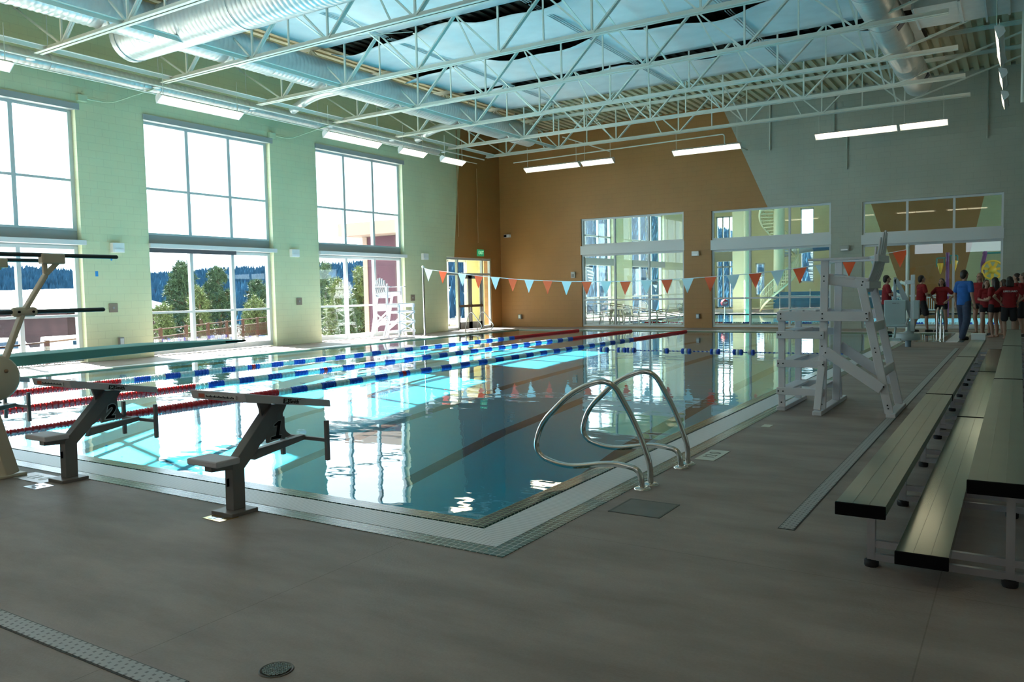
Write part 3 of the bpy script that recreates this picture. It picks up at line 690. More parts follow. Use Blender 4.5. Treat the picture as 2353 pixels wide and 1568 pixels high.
for big, y0, y1, tx in ((1, 20.4, 23.0, 'end-on fluorescent light at the upper right, nearest and largest of three'), (0, 24.4, 25.8, 'middle one of three end-on fluorescent lights at the upper right'), (0, 27.3, 28.7, 'smallest and lowest of three end-on fluorescent lights at the upper right'), (1, 9.5, 12.1, 'fluorescent light high above the near bleacher'), (1, 3, 5.6, 'fluorescent light above the bleacher end near the camera')):
    put_light(big, -.50, (y0+y1)/2, 6.95, PI/2, tx, 1.3)

for x0, tx in ((-14.5, 'added unseen fluorescent light over the deck left of the diving stand'), (-10.5, 'added unseen fluorescent light over the deck behind the diving stand'), (-6.5, 'added unseen fluorescent light over the deck behind block 2'), (-3.2, 'added unseen fluorescent light over the deck left of the camera'), (.4, 'added unseen fluorescent light over the deck above the camera')):  # out-of-view row added to brighten and warm the near deck
    put_light(True, x0, -1.2, Zl, 0, tx, .3)
# ================================================================ starting blocks
# side profile in (y, z), centre plane x=0
def starting_block(number):
    e = empty('starting_block'); B = 3.92
    def pr(poly, x0, x1, mt, name, parent=None, bevel=.004):
        m = MB(); m.prism([(y-B, z) for y, z in poly], (x0, 0, 0), (0, 1, 0), (0, 0, 1), (x1-x0, 0, 0)); return m.build(name, mt, parent or e, bevel=bevel)
    m = MB(); m.bx(-.12, .12, -.12, .12, 0, .03); bp = m.build('base_plate', BLOCK_GREY, e, bevel=.005)
    pr([(3.875, .03), (3.985, .03), (3.99, .33), (4.11, .44), (4.40, .76), (4.28, .78), (3.95, .44), (3.88, .37)], -.045, .045, BLOCK_GREY, 'post')
    m = MB(); m.bx(-.003, .003, -.012, .012, -.03, .03); sl = m.build('slot', BLACK, e, Vector((-.0, 3.872-B, .24)))
    # gusset panel with scooped sides and a small triangular window
    pan = [(4.17, .81), (4.29, .80), (4.305, .735), (4.34, .77), (4.46, .765)]+[(4.41, .69), (4.415, .60), (4.44, .54), (4.49, .50)]+[(4.25, .475), (4.245, .53), (4.20, .49), (4.16, .47), (4.19, .60), (4.20, .68), (4.19, .75)]
    pr(pan, -.012, .012, BLOCK_GREY, 'side_panel', bevel=0)
    pr([(4.10, .37), (4.62, .445), (4.62, .485), (4.14, .45)], -.03, .03, BLOCK_GREY, 'front_arm')
    m = MB(); y0, z0, y1, z1 = 3.80-B, .935, 4.64-B, .785
    m.prism([(y0, z0), (y1, z1), (y1+.005, z1-.055), (y0+.02, z0-.068)], (-.31, 0, 0), (0, 1, 0), (0, 0, 1), (.62, 0, 0)); top = m.build('platform', BLOCK_TOP, e, bevel=.006)
    m = MB(); m.bx(-.17, .17, 3.645-B, 3.855-B, .405, .452); m.build('step', BLOCK_TOP, e, bevel=.010)
    pr([(3.70, .405), (3.70, .355), (3.90, .34), (3.92, .42)], -.04, .04, BLOCK_GREY, 'step_bracket')
    m = MB(); m.bar((-.26, 4.64-B, .455), (.26, 4.64-B, .455), .028, .028); m.bar((0, 4.58-B, .465), (0, 4.64-B, .455), .035, .035); cb = m.build('cross_bar', BLOCK_GREY, e)
    for q in (-1, 1):
        m = MB(); m.bar((q*.26, 4.64-B, .29), (q*.26, 4.64-B, .615), .032, .032); m.build('backstroke_bar', BLOCK_GREY, e, bevel=.003)
    ang = math.atan2(z1-z0, y1-y0); ux = Vector((0, math.cos(ang), math.sin(ang))); uz = Vector((0, -math.sin(ang), math.cos(ang)))
    def on_side(t, dz): return Vector((.3115, y0+t*math.cos(ang), z0+t*math.sin(ang)+dz))
    if number:
        DW = mat('digit_white', (.6, .6, .6), .5)
        if number == '1':
            one = [(-.058, -.066), (.040, -.066), (.046, -.045), (.022, -.042), (.044, .066), (.020, .066), (-.022, .044), (-.020, .030), (.008, .036), (-.010, -.042), (-.054, -.045)]
            for k, (mt, grow, dz) in enumerate(((DW, .005, 0), (BLACK, 0, .0018))):
                m = MB(); cx = sum(p[0] for p in one)/len(one); cy = sum(p[1] for p in one)/len(one)
                for gx, gy in ([(0, 0)] if not grow else [(grow, 0), (-grow, 0), (0, grow), (0, -grow), (grow, grow), (-grow, -grow)]):
                    m.prism([(y*1.05+gx+4.34-B, z*1.05+gy+.565) for y, z in one], (.0125+dz, 0, 0), (0, 1, 0), (0, 0, 1), (.001+.0001*gx*1000, 0, 0))
                ob = m.build('number', mt, e if k == 0 else ex); ex = ob
        else:
            ex = text('number', number, .18, DW, e, frame4((.0125, 4.335-B, .565), (0, 1, -.05), (0, .05, 1)), .001, .22, .014)
            text('number', number, .18, BLACK, ex, Matrix.Translation((0, 0, .0022)), .001, .22, .006)
        lg = text('maker_logo', 'Smith', .042, BLACK, e, frame4(on_side(.47, -.034), ux, uz), .001, 0, .001)
        m = MB(); m.bx(-.108, -.052, -.018, .020, -.001, .001); m.build('logo_block', BLACK, lg)
        text('logo_letters', 'SR', .036, VINYL_W, lg, Matrix.Translation((-.08, .0, .0015)), .0006)
        m = MB(); m.bx(-.052, .066, .018, .021, -.001, .001); m.build('logo_bar', BLACK, lg)
        st = MB(); st.bx(-.20, .22, y0-.004, y0+.004, z0-.052, z0-.022); sk = st.build('warning_sticker', mat('sticker_paper', (.5, .5, .52), .5), e)
        c = MB(); c.bx(-.20, -.13, y0-.006, y0, z0-.052, z0-.022); c.build('sticker_stripe', mat('sticker_orange', (.45, .07, .03), .5), sk)
        c = MB()
        for k in range(20):
            x = -.115+.016*k; c.bx(x, x+.009, y0-.006, y0, z0-.046, z0-.036+.006*(k % 3 == 0))
        c.build('sticker_text', BLACK, sk)
    return e
for n, x, lb in (('1', -4.99, 'starting block with black number 1, nearest the camera'), ('2', -7.27, 'starting block with black number 2'), ('', -9.60, 'starting block mostly hidden behind the diving board stand, its bars showing')):
    b = starting_block(n); b.location = (x, 3.92, 0); tag(b, lb, 'starting block', 'starting blocks at the near pool end')

# ================================================================ diving stand
e = tag(empty('diving_board_stand', (-8.5, 3.7, 0)), 'beige low diving stand with teal board and dark rails at the left edge', 'diving board')
O = Vector((-8.5, 3.7, 0))
def L3(x, y, z): return (x+8.5, y-3.7, z)
m = MB(); bw = .25
m.prism([(1.6-3.7, 1.07), (5.6-3.7, 1.115), (6.74-3.7, 1.09), (6.74-3.7, 1.065), (5.6-3.7, 1.035), (3.5-3.7, .985), (1.6-3.7, 1.02)], (-bw, 0, 0), (0, 1, 0), (0, 0, 1), (2*bw, 0, 0)); m.build('springboard', BOARD, e, bevel=.008)
m = MB()
m.tube(fillet([(-bw-.006, 6.45-3.7, 1.085), (-bw-.006, 6.76-3.7, 1.08), (bw+.006, 6.76-3.7, 1.08), (bw+.006, 6.45-3.7, 1.085)], .04), .010, 8); m.build('tip_guard', BLACK, e)
for s in (-1, 1):
    X = -8.5+s*.55
    m = MB(); m.lathe([(0, -.03), (.19, -.03), (.21, -.015), (.21, .015), (.19, .03), (0, .03)], L3(X+s*.02, 3.66, .93), 40, 'x'); d = m.build('fulcrum_disc', BEIGE, e)
    m = MB(); m.lathe([(.0, 0), (.017, 0), (.017, .012), (0, .014)], L3(X+s*.05, 3.74, .99), 12, 'x'); m.build('bolt', mat('bronze', (.3, .18, .1), .4, .6), d)
    # Y shaped rail stanchion leaning forward
    m = MB(); st = [(3.70, .95), (3.93, 1.50), (4.17, 1.88)]
    def P2(y, z): return L3(X, y, z)
    for (ya, za), (yb, zb), w in ((st[0], st[1], .085), (st[1], st[2], .075), (st[2], (4.165, 2.03), .05), (st[2], (4.32, 2.03), .055)):
        m.bar(P2(ya, za), P2(yb, zb), .04, w, up=(1, 0, 0))
    m.bx(X+8.5-.045, X+8.5+.045, 4.13-3.7, 4.35-3.7, 1.985, 2.085); m.build('stanchion', BEIGE, e, bevel=.012)
    m = MB(); m.bx(X+8.5-.04, X+8.5+.04, 3.84-3.7, 4.07-3.7, 1.485, 1.575); cl = m.build('clamp', BEIGE, e, bevel=.03)
    for y in (3.89, 4.02):
        m = MB(); m.lathe([(0, 0), (.012, 0), (.012, .01), (0, .012)], (X+8.5+s*.04, y-3.7, 1.53), 10, 'x'); m.build('bolt', BLACK, cl)
    for y0, y1, z in ((1.2, 4.9 if s > 0 else 4.85, 2.07), (1.2, 4.73, 1.53)):
        if s < 0: y1 -= .1
        m = MB(); m.tube([L3(X-s*.0, y0, z), L3(X, y1, z)], .021, 14); m.ball(L3(X, y1, z), .021, 10, 6); m.build('hand_rail', RAIL_DK, e)
    m = MB(); m.bar(P2(3.74, .03), P2(3.55, .80), .12, .16, up=(1, 0, 0)); m.bx(X+8.5-.09, X+8.5+.09, 3.40-3.7, 3.86-3.7, 0, .03); m.build('leg', BEIGE, e, bevel=.01)
    m = MB(); m.bar(P2(1.75, .03), P2(1.75, 1.0), .08, .08); m.bar(P2(1.2, .0), P2(1.2, 2.07), .045, .045); m.build('leg', BEIGE, e, bevel=.01)
m = MB(); m.bx(-.53, .53, -.12, .10, .86, .98); m.build('fulcrum_bed', BEIGE, e, bevel=.02)
m = MB(); m.bx(-.53, .53, -2.1, -1.9, .92, 1.02); m.build('rear_anchor', BEIGE, e, bevel=.02)

# ================================================================ grab rails
def grab_rails(loc, rz, gap, scale, label, group='ladder grab rails'):
    # profile in (u toward the water, z)
    prof = [(0, 0), (0, .22), (.13, .66), (.40, .86), (.62, .74), (.92, .42), (.90, .22), (.66, .16), (.30, .19), (.12, .12), (.12, 0)]
    for k in (0, 1):
        e = tag(empty('grab_rail', loc, rz), '%s, %s' % (label, ('rail nearer the camera', 'rail farther from the camera')[k]), 'grab rail', group)
        y = (-gap/2, gap/2)[k]
        return_pts = None
        yield e, y, prof
def make_grab(e, y, path, r=.024, splay=0):
    m = MB(); m.tube(fillet([(-u, y+v, z) for u, v, z in path], .16, 8), r, 14); m.build('tube', CHROME, e)
    for u, v, z in (path[0], path[-1]):
        m = MB(); m.lathe([(r, .02), (.05, .018), (.068, .008), (.07, 0)], (-u, y+v, .001), 24); m.build('escutcheon', CHROME, e)
gp = [(0, .17, 0), (.0, .17, .17), (.10, .12, .50), (.30, .05, .90), (.62, .0, .78), (.95, .0, .47), (1.02, 0, .20), (.72, 0, .11), (.25, 0, .19), (.02, .0, .16), (.0, 0, 0)]
for k, y in enumerate((6.0, 6.89)):
    e = tag(empty('grab_rail', (-2.57, y, 0)), 'steel grab rail at the right pool edge, %s of the near pair' % ('closer one' if k == 0 else 'farther one'), 'grab rail', 'near pair of grab rails')
    make_grab(e, 0, gp)
gq = [(0, 0, 0), (.02, 0, .25), (.18, 0, .75), (.34, 0, .86), (.55, 0, .62), (.85, 0, .28), (.74, 0, .10), (.35, 0, .05), (.16, 0, .03), (.14, 0, 0)]
for k, y in enumerate((26.9, 27.75)):
    e = tag(empty('grab_rail', (-19.28, y, 0), PI), 'thin steel grab rail by the glass entrance, %s of the far pair' % ('left' if k == 0 else 'right'), 'grab rail', 'far pair of grab rails')
    make_grab(e, 0, [(u*1.0, v, z*1.0) for u, v, z in gq], .022)
# rails of the alcove steps
for k, (y, x) in enumerate(((25.5, -1.95), (26.2, -1.9))):
    e = tag(empty('step_rail', (x, y, 0)), 'upright steel handrail at the pool steps, %s one' % ('nearer' if k == 0 else 'farther'), 'handrail', 'handrails of the pool steps')
    m = MB(); m.tube(fillet([(0, 0, 0), (0, 0, .86), (.0, .28, .95), (0, 1.1, .45), (0, 1.1, -.2)], .12), .022, 12); m.build('tube', CHROME, e)
    m = MB(); m.lathe([(.022, .02), (.06, .012), (.065, 0)], (0, 0, .001), 20); m.build('escutcheon', CHROME, e)

# ================================================================ lane ropes
def lane_rope(x, label, y0=4.62, y1=29.35, far_red=24.2):
    e = tag(empty('lane_rope', (x, y0, -.01)), label, 'lane rope', 'floating lane ropes with red ends')
    m = MB(); m.tube([(0, 0, 0), (0, y1-y0, 0)], .007, 6); m.build('cable', CORD, e)
    def band(a, b, mt, nm='float_band', r=.062, n=None):
        n = n or max(1, round((b-a)/.089)); w = (b-a)/n; m = MB()
        for k in range(n):
            c = a+w*k-y0
            m.lathe([(.015, c+.004), (r*.72, c+.006), (r, c+w*.22), (r*.80, c+w*.36), (r*.80, c+w*.64), (r, c+w*.78), (r*.72, c+w-.006), (.015, c+w-.004)], (0, 0, 0), 12, 'y')
        return m.build(nm, mt, e)
    y = y0
    while y < 9.3:      # red start, spaced discs near the wall then tight
        w = .36 if y < 8.9 else 9.4-y
        band(y, min(y+w, 9.4), RED, r=.03+.032*min(1, (y-y0)/2.2)); y += w
    band(9.4, 9.69, FLOATW); y = 9.69; k = 0
    while y < far_red-.2:
        blue = k % 2 == 0
        if blue and abs(y-12.55) < .36:
            band(y, y+.13, BLUE, n=1); band(y+.13, y+.23, RED, n=1); band(y+.23, y+.357, BLUE, n=1)
        else: band(y, y+.357, BLUE if blue else FLOATW)
        y += .3575; k += 1
    while y < y1-.1:
        band(y, min(y+.6, y1), RED); y += .6
    return e
lane_rope(-10.72, 'floating lane rope nearest the camera, its red end crossing behind block 1')
lane_rope(-12.97, 'middle one of the three floating lane ropes')
lane_rope(-15.33, 'floating lane rope farthest from the camera, closest to the windows')
# blue and white divider rope across the pool
e = tag(empty('divider_rope', (-9.9, 20.05, -.02)), 'twisted blue and white rope with barrel floats crossing the pool on the right', 'divider rope')
def tw(col, ph):
    m = MB(); pts = [(t*.01*6.7, .30*(t/100)+.009*math.cos(t*1.9+ph), .009*math.sin(t*1.9+ph)) for t in range(0, 101)]
    n = 500; pts = [(6.7*t/n, .42*t/n+.010*math.cos(t*.75+ph), .010*math.sin(t*.75+ph)) for t in range(n+1)]
    m.tube(pts, .009, 5); m.build('twisted_strand', col, e)
tw(BLUE, 0); tw(FLOATW, PI)
for x, kind in ((-9.68, 0), (-9.17, 0), (-8.90, 1), (-7.98, 2), (-7.38, 1), (-6.62, 0), (-6.04, 1), (-5.75, 2)):
    t = (x+9.9)/6.7; c = (x+9.9, .42*t, .005)
    for k, (a, b, mt) in enumerate(((-.13, -.045, BLUE), (-.045, .045, FLOATW), (.045, .13, BLUE))):
        if kind == 2 and k == 0: continue
        m = MB(); m.lathe([(.02, a), (.062, a+.008), (.07, a+.02), (.07, b-.02), (.062, b-.008), (.02, b)], c, 16, 'x'); m.build('barrel_float', mt, e)

# ================================================================ backstroke flags
FX = [-19.24, -18.55, -17.65, -16.9, -16.17, -15.42, -14.73, -13.98, -13.22, -12.45, -11.73, -11.02, -10.28, -9.58, -8.88, -8.14, -7.43, -6.76, -6.1, -5.46, -4.83, -4.1, -3.41, -2.79]
ZS = [(-19.5, 2.64), (-19.23, 2.56), (-16.9, 2.25), (-15.0, 2.06), (-13.22, 1.95), (-11.02, 1.90), (-8.88, 1.94), (-6.76, 2.04), (-5.46, 2.16), (-4.1, 2.33), (-2.6, 2.57)]
def line_z(x):
    for (a, za), (b, zb) in zip(ZS[:-1], ZS[1:]):
        if a <= x <= b: return za+(zb-za)*(x-a)/(b-a)
    return ZS[-1][1]
m = MB(); m.tube([(a, 24.5, z) for a, z in ZS], .012, 8); tag(m.build('flag_line', CORD), 'white cord carrying the pennants across the pool', 'cord')
cnt = {0: 0, 1: 0}
for i, x in enumerate(FX):
    c = i % 2; k = cnt[c]; cnt[c] += 1; z = line_z(x)
    e = empty('pennant', (x, 24.5, z-.005)); tilt = random.uniform(-.25, .25); sl = (line_z(min(x+.1, -2.6))-line_z(x-.1))/.2
    m = MB(); w, h = .19, .45; rows = 6; vs = []
    for j in range(rows+1):
        t = j/rows; ww = w*(1-t)+.004
        for q in (-1, 0, 1): vs.append((q*ww+(.03*t*tilt), tilt*.12*t+.012*math.sin(t*5+i+q*1.3)*t, -h*t+q*ww*sl*(1-t)))
    nn = len(vs); vs2 = [(a, b+.003, cc) for a, b, cc in vs]; fs = []
    for j in range(rows):
        for q in range(2): fs += [(j*3+q, j*3+q+1, j*3+q+4, j*3+q+3), (nn+j*3+q+3, nn+j*3+q+4, nn+j*3+q+1, nn+j*3+q)]
    m.add(vs+vs2, fs, None, True); m.build('cloth', VINYL_W if c == 0 else ORANGE, e)
    m = MB(); m.bar((-w, .0015, .004-w*sl), (w, .0015, .004+w*sl), .02, .03); m.build('hem', CORD if c == 0 else ORANGE, e)
    tag(e, '%s pennant, %s of its colour counting from the left pole' % ('white' if c == 0 else 'orange', ORD[k]), 'pennant', 'pennants on the flag line')
for x, lb in ((-19.5, 'steel flag pole beside the left wall'), (-2.6, 'steel flag pole behind the big guard chair at the right pool edge')):
    e = tag(empty('flag_pole', (x, 24.5, 0)), lb, 'pole')
    m = MB(); m.tube([(0, 0, 0), (0, 0, 2.66)], .045 if x > -5 else .04, 16); m.build('pole', STEEL_W if x > -5 else CHROME, e)
    m = MB(); m.ball((0, 0, 2.67), .055); m.build('pole_cap', WHITE, e)
    m = MB(); m.lathe([(.04, .03), (.09, .015), (.1, 0)], (0, 0, .001), 20); m.build('escutcheon', CHROME, e)

# ================================================================ lifeguard chairs
def guard_chair(big=True):
    """faces -x ; local origin under the front post, side frames at y=0 and y=W"""
    e = empty('lifeguard_chair'); W = .92; T = .04; bolts = []
    def brd(p, q, w, nm='board', t=T, up=(0, 1, 0), bev=.006):
        m = MB(); m.bar(p, q, w, t, up=up); return m.build(nm, POLY, e, bevel=bev)
    ups = (0, 1, 0)
    def side_board(p, q, w, y, nm):   # board lying in the x-z plane at y
        m = MB(); m.bar((p[0], y, p[1]), (q[0], y, q[1]), T, w, up=(0, 0, 1) if abs(p[0]-q[0]) > abs(p[1]-q[1]) else (1, 0, 0))
        return m
    def sb(p, q, w, y, nm):
        p3, q3 = Vector((p[0], y, p[1])), Vector((q[0], y, q[1])); d = (q3-p3).normalized(); n = Vector((0, 1, 0)).cross(d)*(w/2); t = Vector((0, T/2, 0)); m = MB()
        m.add([p3-n-t, p3+n-t, q3+n-t, q3-n-t, p3-n+t, p3+n+t, q3+n+t, q3-n+t], [(0, 1, 2, 3), (7, 6, 5, 4), (0, 4, 5, 1), (1, 5, 6, 2), (2, 6, 7, 3), (3, 7, 4, 0)])
        return m.build(nm, POLY, e, bevel=.006)
    for y in (0, W):
        o = -1 if y == 0 else 1
        sb((0, .06), (.03, 1.95), .095, y, 'front_post')
        sb((.78, .05), (.46, 1.60), .10, y, 'rear_leg')
        sb((.03, 1.70), (.50, 1.635), .125, y-o*.04, 'seat_rail')
        sb((-.55, 1.24), (.55, 1.235), .12, y+o*.04, 'deck_rail')
        sb((.04, .80), (.70, .35), .13, y+o*.04, 'diagonal_brace')
        sb((-.50, .06), (-.50, 1.26), .085, y, 'step_post')
        for z in (1.0, .63, .27): sb((-.555, z), (.03, z), .095, y+o*.04, 'step_rail')
        # outrigger brace
        m = MB(); m.bar((-.0, y+o*.04, .60), (-.02, y+o*(.34 if o > 0 else .20), .07), .045, .085, up=(1, 0, 0)); m.build('outrigger', POLY, e, bevel=.005)
        m = MB(); m.bx(-.17, .55, y-.055, y+.055, 1.935, 1.965); m.build('armrest', POLY, e, bevel=.008)
        # bolts
        m = MB()
        for (bx, bz) in ((-.50, 1.0), (-.53, .63), (-.47, .63), (-.53, .27), (-.47, .27), (-.53, 1.0), (0, 1.0), (.02, .63), (.0, .27), (.01, 1.21), (.01, 1.27), (.53, 1.21), (.52, 1.27), (.05, .78), (.72, .38), (.03, 1.68), (.03, 1.74), (.47, 1.62), (.48, 1.66), (-.5, 1.21), (-.5, 1.27), (.0, .86), (.76, .15), (.77, .11), (.62, .85), (.63, .8), (0, .12), (-.5, .12)):
            m.lathe([(0, 0), (.009, 0), (.009, o*.006), (0, o*.007)], (bx, y+o*(.062 if bz not in (.15, .11, .86, .12) else .022), bz), 8, 'y')
        m.build('bolt_row', BLACK, e)
    for x, y0, y1 in ((-.02, -.22, W+.62), (-.52, .02, W+.38), (.80, -.05, W+.10)):
        m = MB(); m.bx(x-.055, x+.055, y0, y1, 0, .055); m.build('skid', POLY, e, bevel=.008)
    for z in (.98, .60, .24):   # step treads
        m = MB(); m.bx(-.53, -.36, .0, W, z+.045, z+.075); m.build('step_tread', POLY, e, bevel=.006)
        m = MB(); m.bx(-.20, -.05, .0, W, z+.045, z+.075) if z < .9 else m.bx(-.34, -.30, 0, W, z, z+.08); m.build('step_tread', POLY, e, bevel=.006)
    for x in (-.46, -.30, -.14): m = MB(); m.bx(x-.07, x+.07, -.04, W+.04, 1.295, 1.32); m.build('foot_deck', POLY, e, bevel=.006)
    for x in (.08, .20, .32, .43):
        z = 1.775-.11*(x/.5); m = MB(); m.box((x, W/2, z), (.105, W-.02, .022), Euler((0, .13, 0)).to_matrix()); m.build('seat_slat', POLY, e, bevel=.005)
    # back rest slats with arched tops
    for k in range(7):
        y = .09+k*(W-.18)/6; hgt = .80-.22*abs((k-3)/3)**2; w = .105
        pts = [(0, .0), (w, .0), (w, hgt-.03 if k < 3 else hgt-.03-.015*(k-3)), (w/2, hgt), (0, hgt-.03 if k > 3 else hgt-.03-.015*(3-k))]
        u = Vector((0, 1, 0)); v = Vector((.27, 0, .963)); o = Vector((.44, y-w/2, 1.53)); c = MB()
        rows = 6; vs = []
        for j in range(rows+1):
            t = j/rows; ww = w*(1 if t < .9 else .62); bow = .045*math.sin(PI*t)
            p = o+v*(hgt*t)+Vector((bow, 0, 0))
            for (dy, dx) in ((w/2-ww/2, 0), (w/2+ww/2, 0), (w/2+ww/2, .02), (w/2-ww/2, .02)): vs.append(p+Vector((dx, dy, 0)))
        fs = [(j*4+a, j*4+(a+1) % 4, (j+1)*4+(a+1) % 4, (j+1)*4+a) for j in range(rows) for a in range(4)]+[(3, 2, 1, 0), tuple(rows*4+a for a in range(4))]
        c.add(vs, fs); c.build('back_slat', POLY, e, bevel=.004)
    for z, x in ((1.62, .50), (1.95, .60)):
        m = MB(); m.bx(x+.0, x+.05, -.02, W+.02, z-.045, z+.045); m.build('back_rail', POLY, e, bevel=.006)
    for x, z in ((.70, .55), (.58, 1.1)): m = MB(); m.bx(x-.02, x+.02, .02, W-.02, z-.06, z+.06); m.build('rear_stretcher', POLY, e, bevel=.006)
    return e
c = guard_chair(); c.location = (-2.10, 10.66, 0); tag(c, 'big white lifeguard chair at the right pool edge', 'lifeguard chair', 'white lifeguard chairs')
c2 = copy_tree(c); c2.location = (-19.55, 23.25, 0); c2.rotation_euler = (0, 0, PI+.08); c2.scale = (.98, .98, .98)
tag(c2, 'white lifeguard chair in sunlight before the third tall window', 'lifeguard chair')
for x, z0, z1 in ((-.535, .32, .60), (-.535, .68, .97), (.66, .55, 1.0)):
    for q in (-1, 1):
        m = MB(); m.bar((x, .05 if q > 0 else .87, z0), (x, .87 if q > 0 else .05, z1), .03, .07, up=(1, 0, 0)); m.build('cross_board', POLY, c2)

# ================================================================ bleachers
def bleacher():
    e = empty('bleacher'); Ly = 5.08
    rows = [(-.84, .25, .43, 'seat_plank'), (-.54, .25, .20, 'foot_plank'), (-.21, .25, .62, 'seat_plank'), (.10, .25, .38, 'foot_plank'), (.42, .25, .81, 'seat_plank'), (.75, .25, .57, 'foot_plank'), (1.05, .25, 1.0, 'seat_plank')]
    for x, w, z, nm in rows:
        m = MB(); m.bx(x, x+w, .012, Ly-.012, z-.058, z)
        for k in (1, 2): m.bx(x+w*k/3-.002, x+w*k/3+.002, .012, Ly-.012, z, z+.0015)
        m.build(nm, BENCH_FOOT if nm == 'foot_plank' else BENCH, e, bevel=.006)
        for y in (0, Ly):
            m = MB(); m.bx(x-.003, x+w+.003, y-(.012 if y else 0), y+(0 if y else .018), z-.068, z+.003); m.build('end_cap', BLACK, e, bevel=.004)
    for k in range(4):
        y = .32+k*1.48; m = MB(); s = .042
        m.bar((-.70, y, .058), (1.25, y, .055), .03, .04); m.bar((-.70, y, .136), (1.25, y, .118), .03, .04)
        fr = m.build('frame_rail', FRAME_AL, e)
        for x, z in ((-.70, .372), (-.02, .562), (.55, .752), (1.18, .942)):
            m = MB(); m.bar((x, y, .045), (x, y, z), .05, s); m.bx(x-.06, x+.10, y-.03, y+.03, z-.012, z); m.build('upright', FRAME_AL, e)
            m = MB(); m.lathe([(.036, 0), (.04, .01), (.04, .035), (.03, .04)], (x, y, 0), 16); m.build('foot', RUBBER, e)
        for x, z in ((-.40, .142), (.24, .322)):
            m = MB(); m.bar((x, y, .2), (x, y, z), .05, .04) if z > .25 else m.bx(x-.05, x+.05, y-.025, y+.025, .145, z); m.build('bracket', FRAME_AL, e)
    m = MB(); m.bar((-.02, .32, .5), (-.02, Ly-.32, .1), .03, .004); m.build('diagonal_strap', FRAME_AL, e)
    return e
bl = bleacher(); names = ('nearest aluminium bleacher with black end caps in the foreground', 'middle aluminium bleacher behind the big guard chair drain line', 'farthest aluminium bleacher, reaching the standing group')
for i in range(3):
    o = bl if i == 0 else copy_tree(bl); o.location = (0, 4.62+5.10*i, 0); tag(o, names[i], 'bleacher', 'aluminium bleachers along the right deck')
e = tag(empty('shoe_box', (-.71, 19.35, .43)), 'small white box on the far end of the front bench', 'box')
m = MB(); m.bx(-.13, .13, -.09, .09, 0, .12); m.build('carton', WHITE, e, bevel=.004)
m = MB(); m.bx(-.135, .135, -.095, .095, .10, .135); m.build('box_lid', WHITE, e, bevel=.004)

# ================================================================ pool lift
e = tag(empty('pool_lift', (-2.42, 23.0, 0)), 'white pool lift with a seat on a round base by the right pool edge', 'pool lift')
LIFT = mat('lift_plastic', (.40, .47, .47), .5); LIFTM = mat('lift_metal', (.34, .38, .40), .4, .3)
m = MB(); m.lathe([(.07, 0), (.07, .2)], (0, 0, 0), 20); m.build('pedestal', mat('pedestal_blue', (.25, .36, .42), .4), e)
m = MB(); m.lathe([(0, .18), (.27, .18), (.285, .195), (.285, .34), (.27, .355), (0, .355)], (0, 0, 0), 40); m.build('base_drum', LIFT, e)
m = MB(); m.lathe([(.12, .355), (.12, .385), (.05, .42), (.035, .62), (.05, .66)], (.02, 0, 0), 20); m.build('pivot_boot', LIFT, e)
m = MB(); m.bar((.10, 0, .40), (.10, 0, 1.86), .06, .10); m.bx(-.09, .14, -.04, .04, 1.62, 1.72); m.build('mast', ALU_W, e, bevel=.01)
m = MB(); m.bx(.12, .26, -.12, .12, .72, 1.20); m.build('battery_box', LIFT, e, bevel=.015)
m = MB(); m.bar((-.30, 0, 1.75), (.08, 0, .95), .05, .10); m.bar((-.20, .04, 1.45), (.06, .04, .75), .05, .06); m.build('lift_arm', LIFTM, e)
m = MB(); m.bar((-.32, 0, 1.22), (-.32, 0, 1.80), .05, .07); m.build('arm_post', LIFTM, e, bevel=.008)
m = MB(); m.box((-.30, -.10, .89), (.52, .05, .66), Euler((.10, 0, 0)).to_matrix()); sb_ = m.build('seat_back', LIFT, e, bevel=.05)
m = MB(); m.bx(-.36, -.27, -.165, -.158, 1.12, 1.145); m.bx(-.26, -.20, -.165, -.158, 1.125, 1.14); m.build('brand_mark', SLATE, sb_)
m = MB(); m.bx(-.62, .02, -.50, -.06, .53, .59); m.build('seat_pan', LIFT, e, bevel=.03)
for s in (-1, 1):
    m = MB(); m.tube(fillet([(-.30+s*.33, -.08, .72), (-.30+s*.33, -.48, .74), (-.30+s*.30, -.50, .60)], .05), .02, 8); m.build('arm_rest', LIFTM, e)
m = MB(); m.tube(fillet([(-.25, -.4, .53), (-.25, -.62, .30), (-.25, -.80, .26)], .06), .025, 8); m.bx(-.42, -.08, -.95, -.72, .22, .26); m.build('foot_rest', LIFT, e)

# ================================================================ floor furniture
def flat(name, quad, z, mt, label, cat, group=None, th=.004):
    cx = sum(q[0] for q in quad)/4; cy = sum(q[1] for q in quad)/4; m = MB()
    m.add([(q[0]-cx, q[1]-cy, th) for q in quad]+[(q[0]-cx, q[1]-cy, 0) for q in quad], [(0, 1, 2, 3), (7, 6, 5, 4), (0, 4, 5, 1), (1, 5, 6, 2), (2, 6, 7, 3), (3, 7, 4, 0)])
    return tag(m.build(name, mt, None, (cx, cy, z)), label, cat, group)
TILE_W = mat('depth_tile', (.56, .58, .52), .4); DIG = mat('depth_digit', (.16, .15, .13), .5)
t = flat('depth_marker', [(-2.59, 7.29), (-2.40, 7.29), (-2.40, 7.79), (-2.59, 7.79)], 0, TILE_W, 'pale depth tile reading 12 0 on the right deck by the grab rails', 'depth marker')
text('digits', '12 0', .16, DIG, t, frame4((0, 0, .0052), (0, 1, 0), (-1, 0, 0)), .0005)
t = flat('depth_marker', [(-7.90, 3.72), (-7.36, 3.72), (-7.36, 3.95), (-7.90, 3.95)], 0, mat('tan_tile', (.36, .31, .27), .3), 'tan depth tile with pale digits left of block 2', 'depth marker')
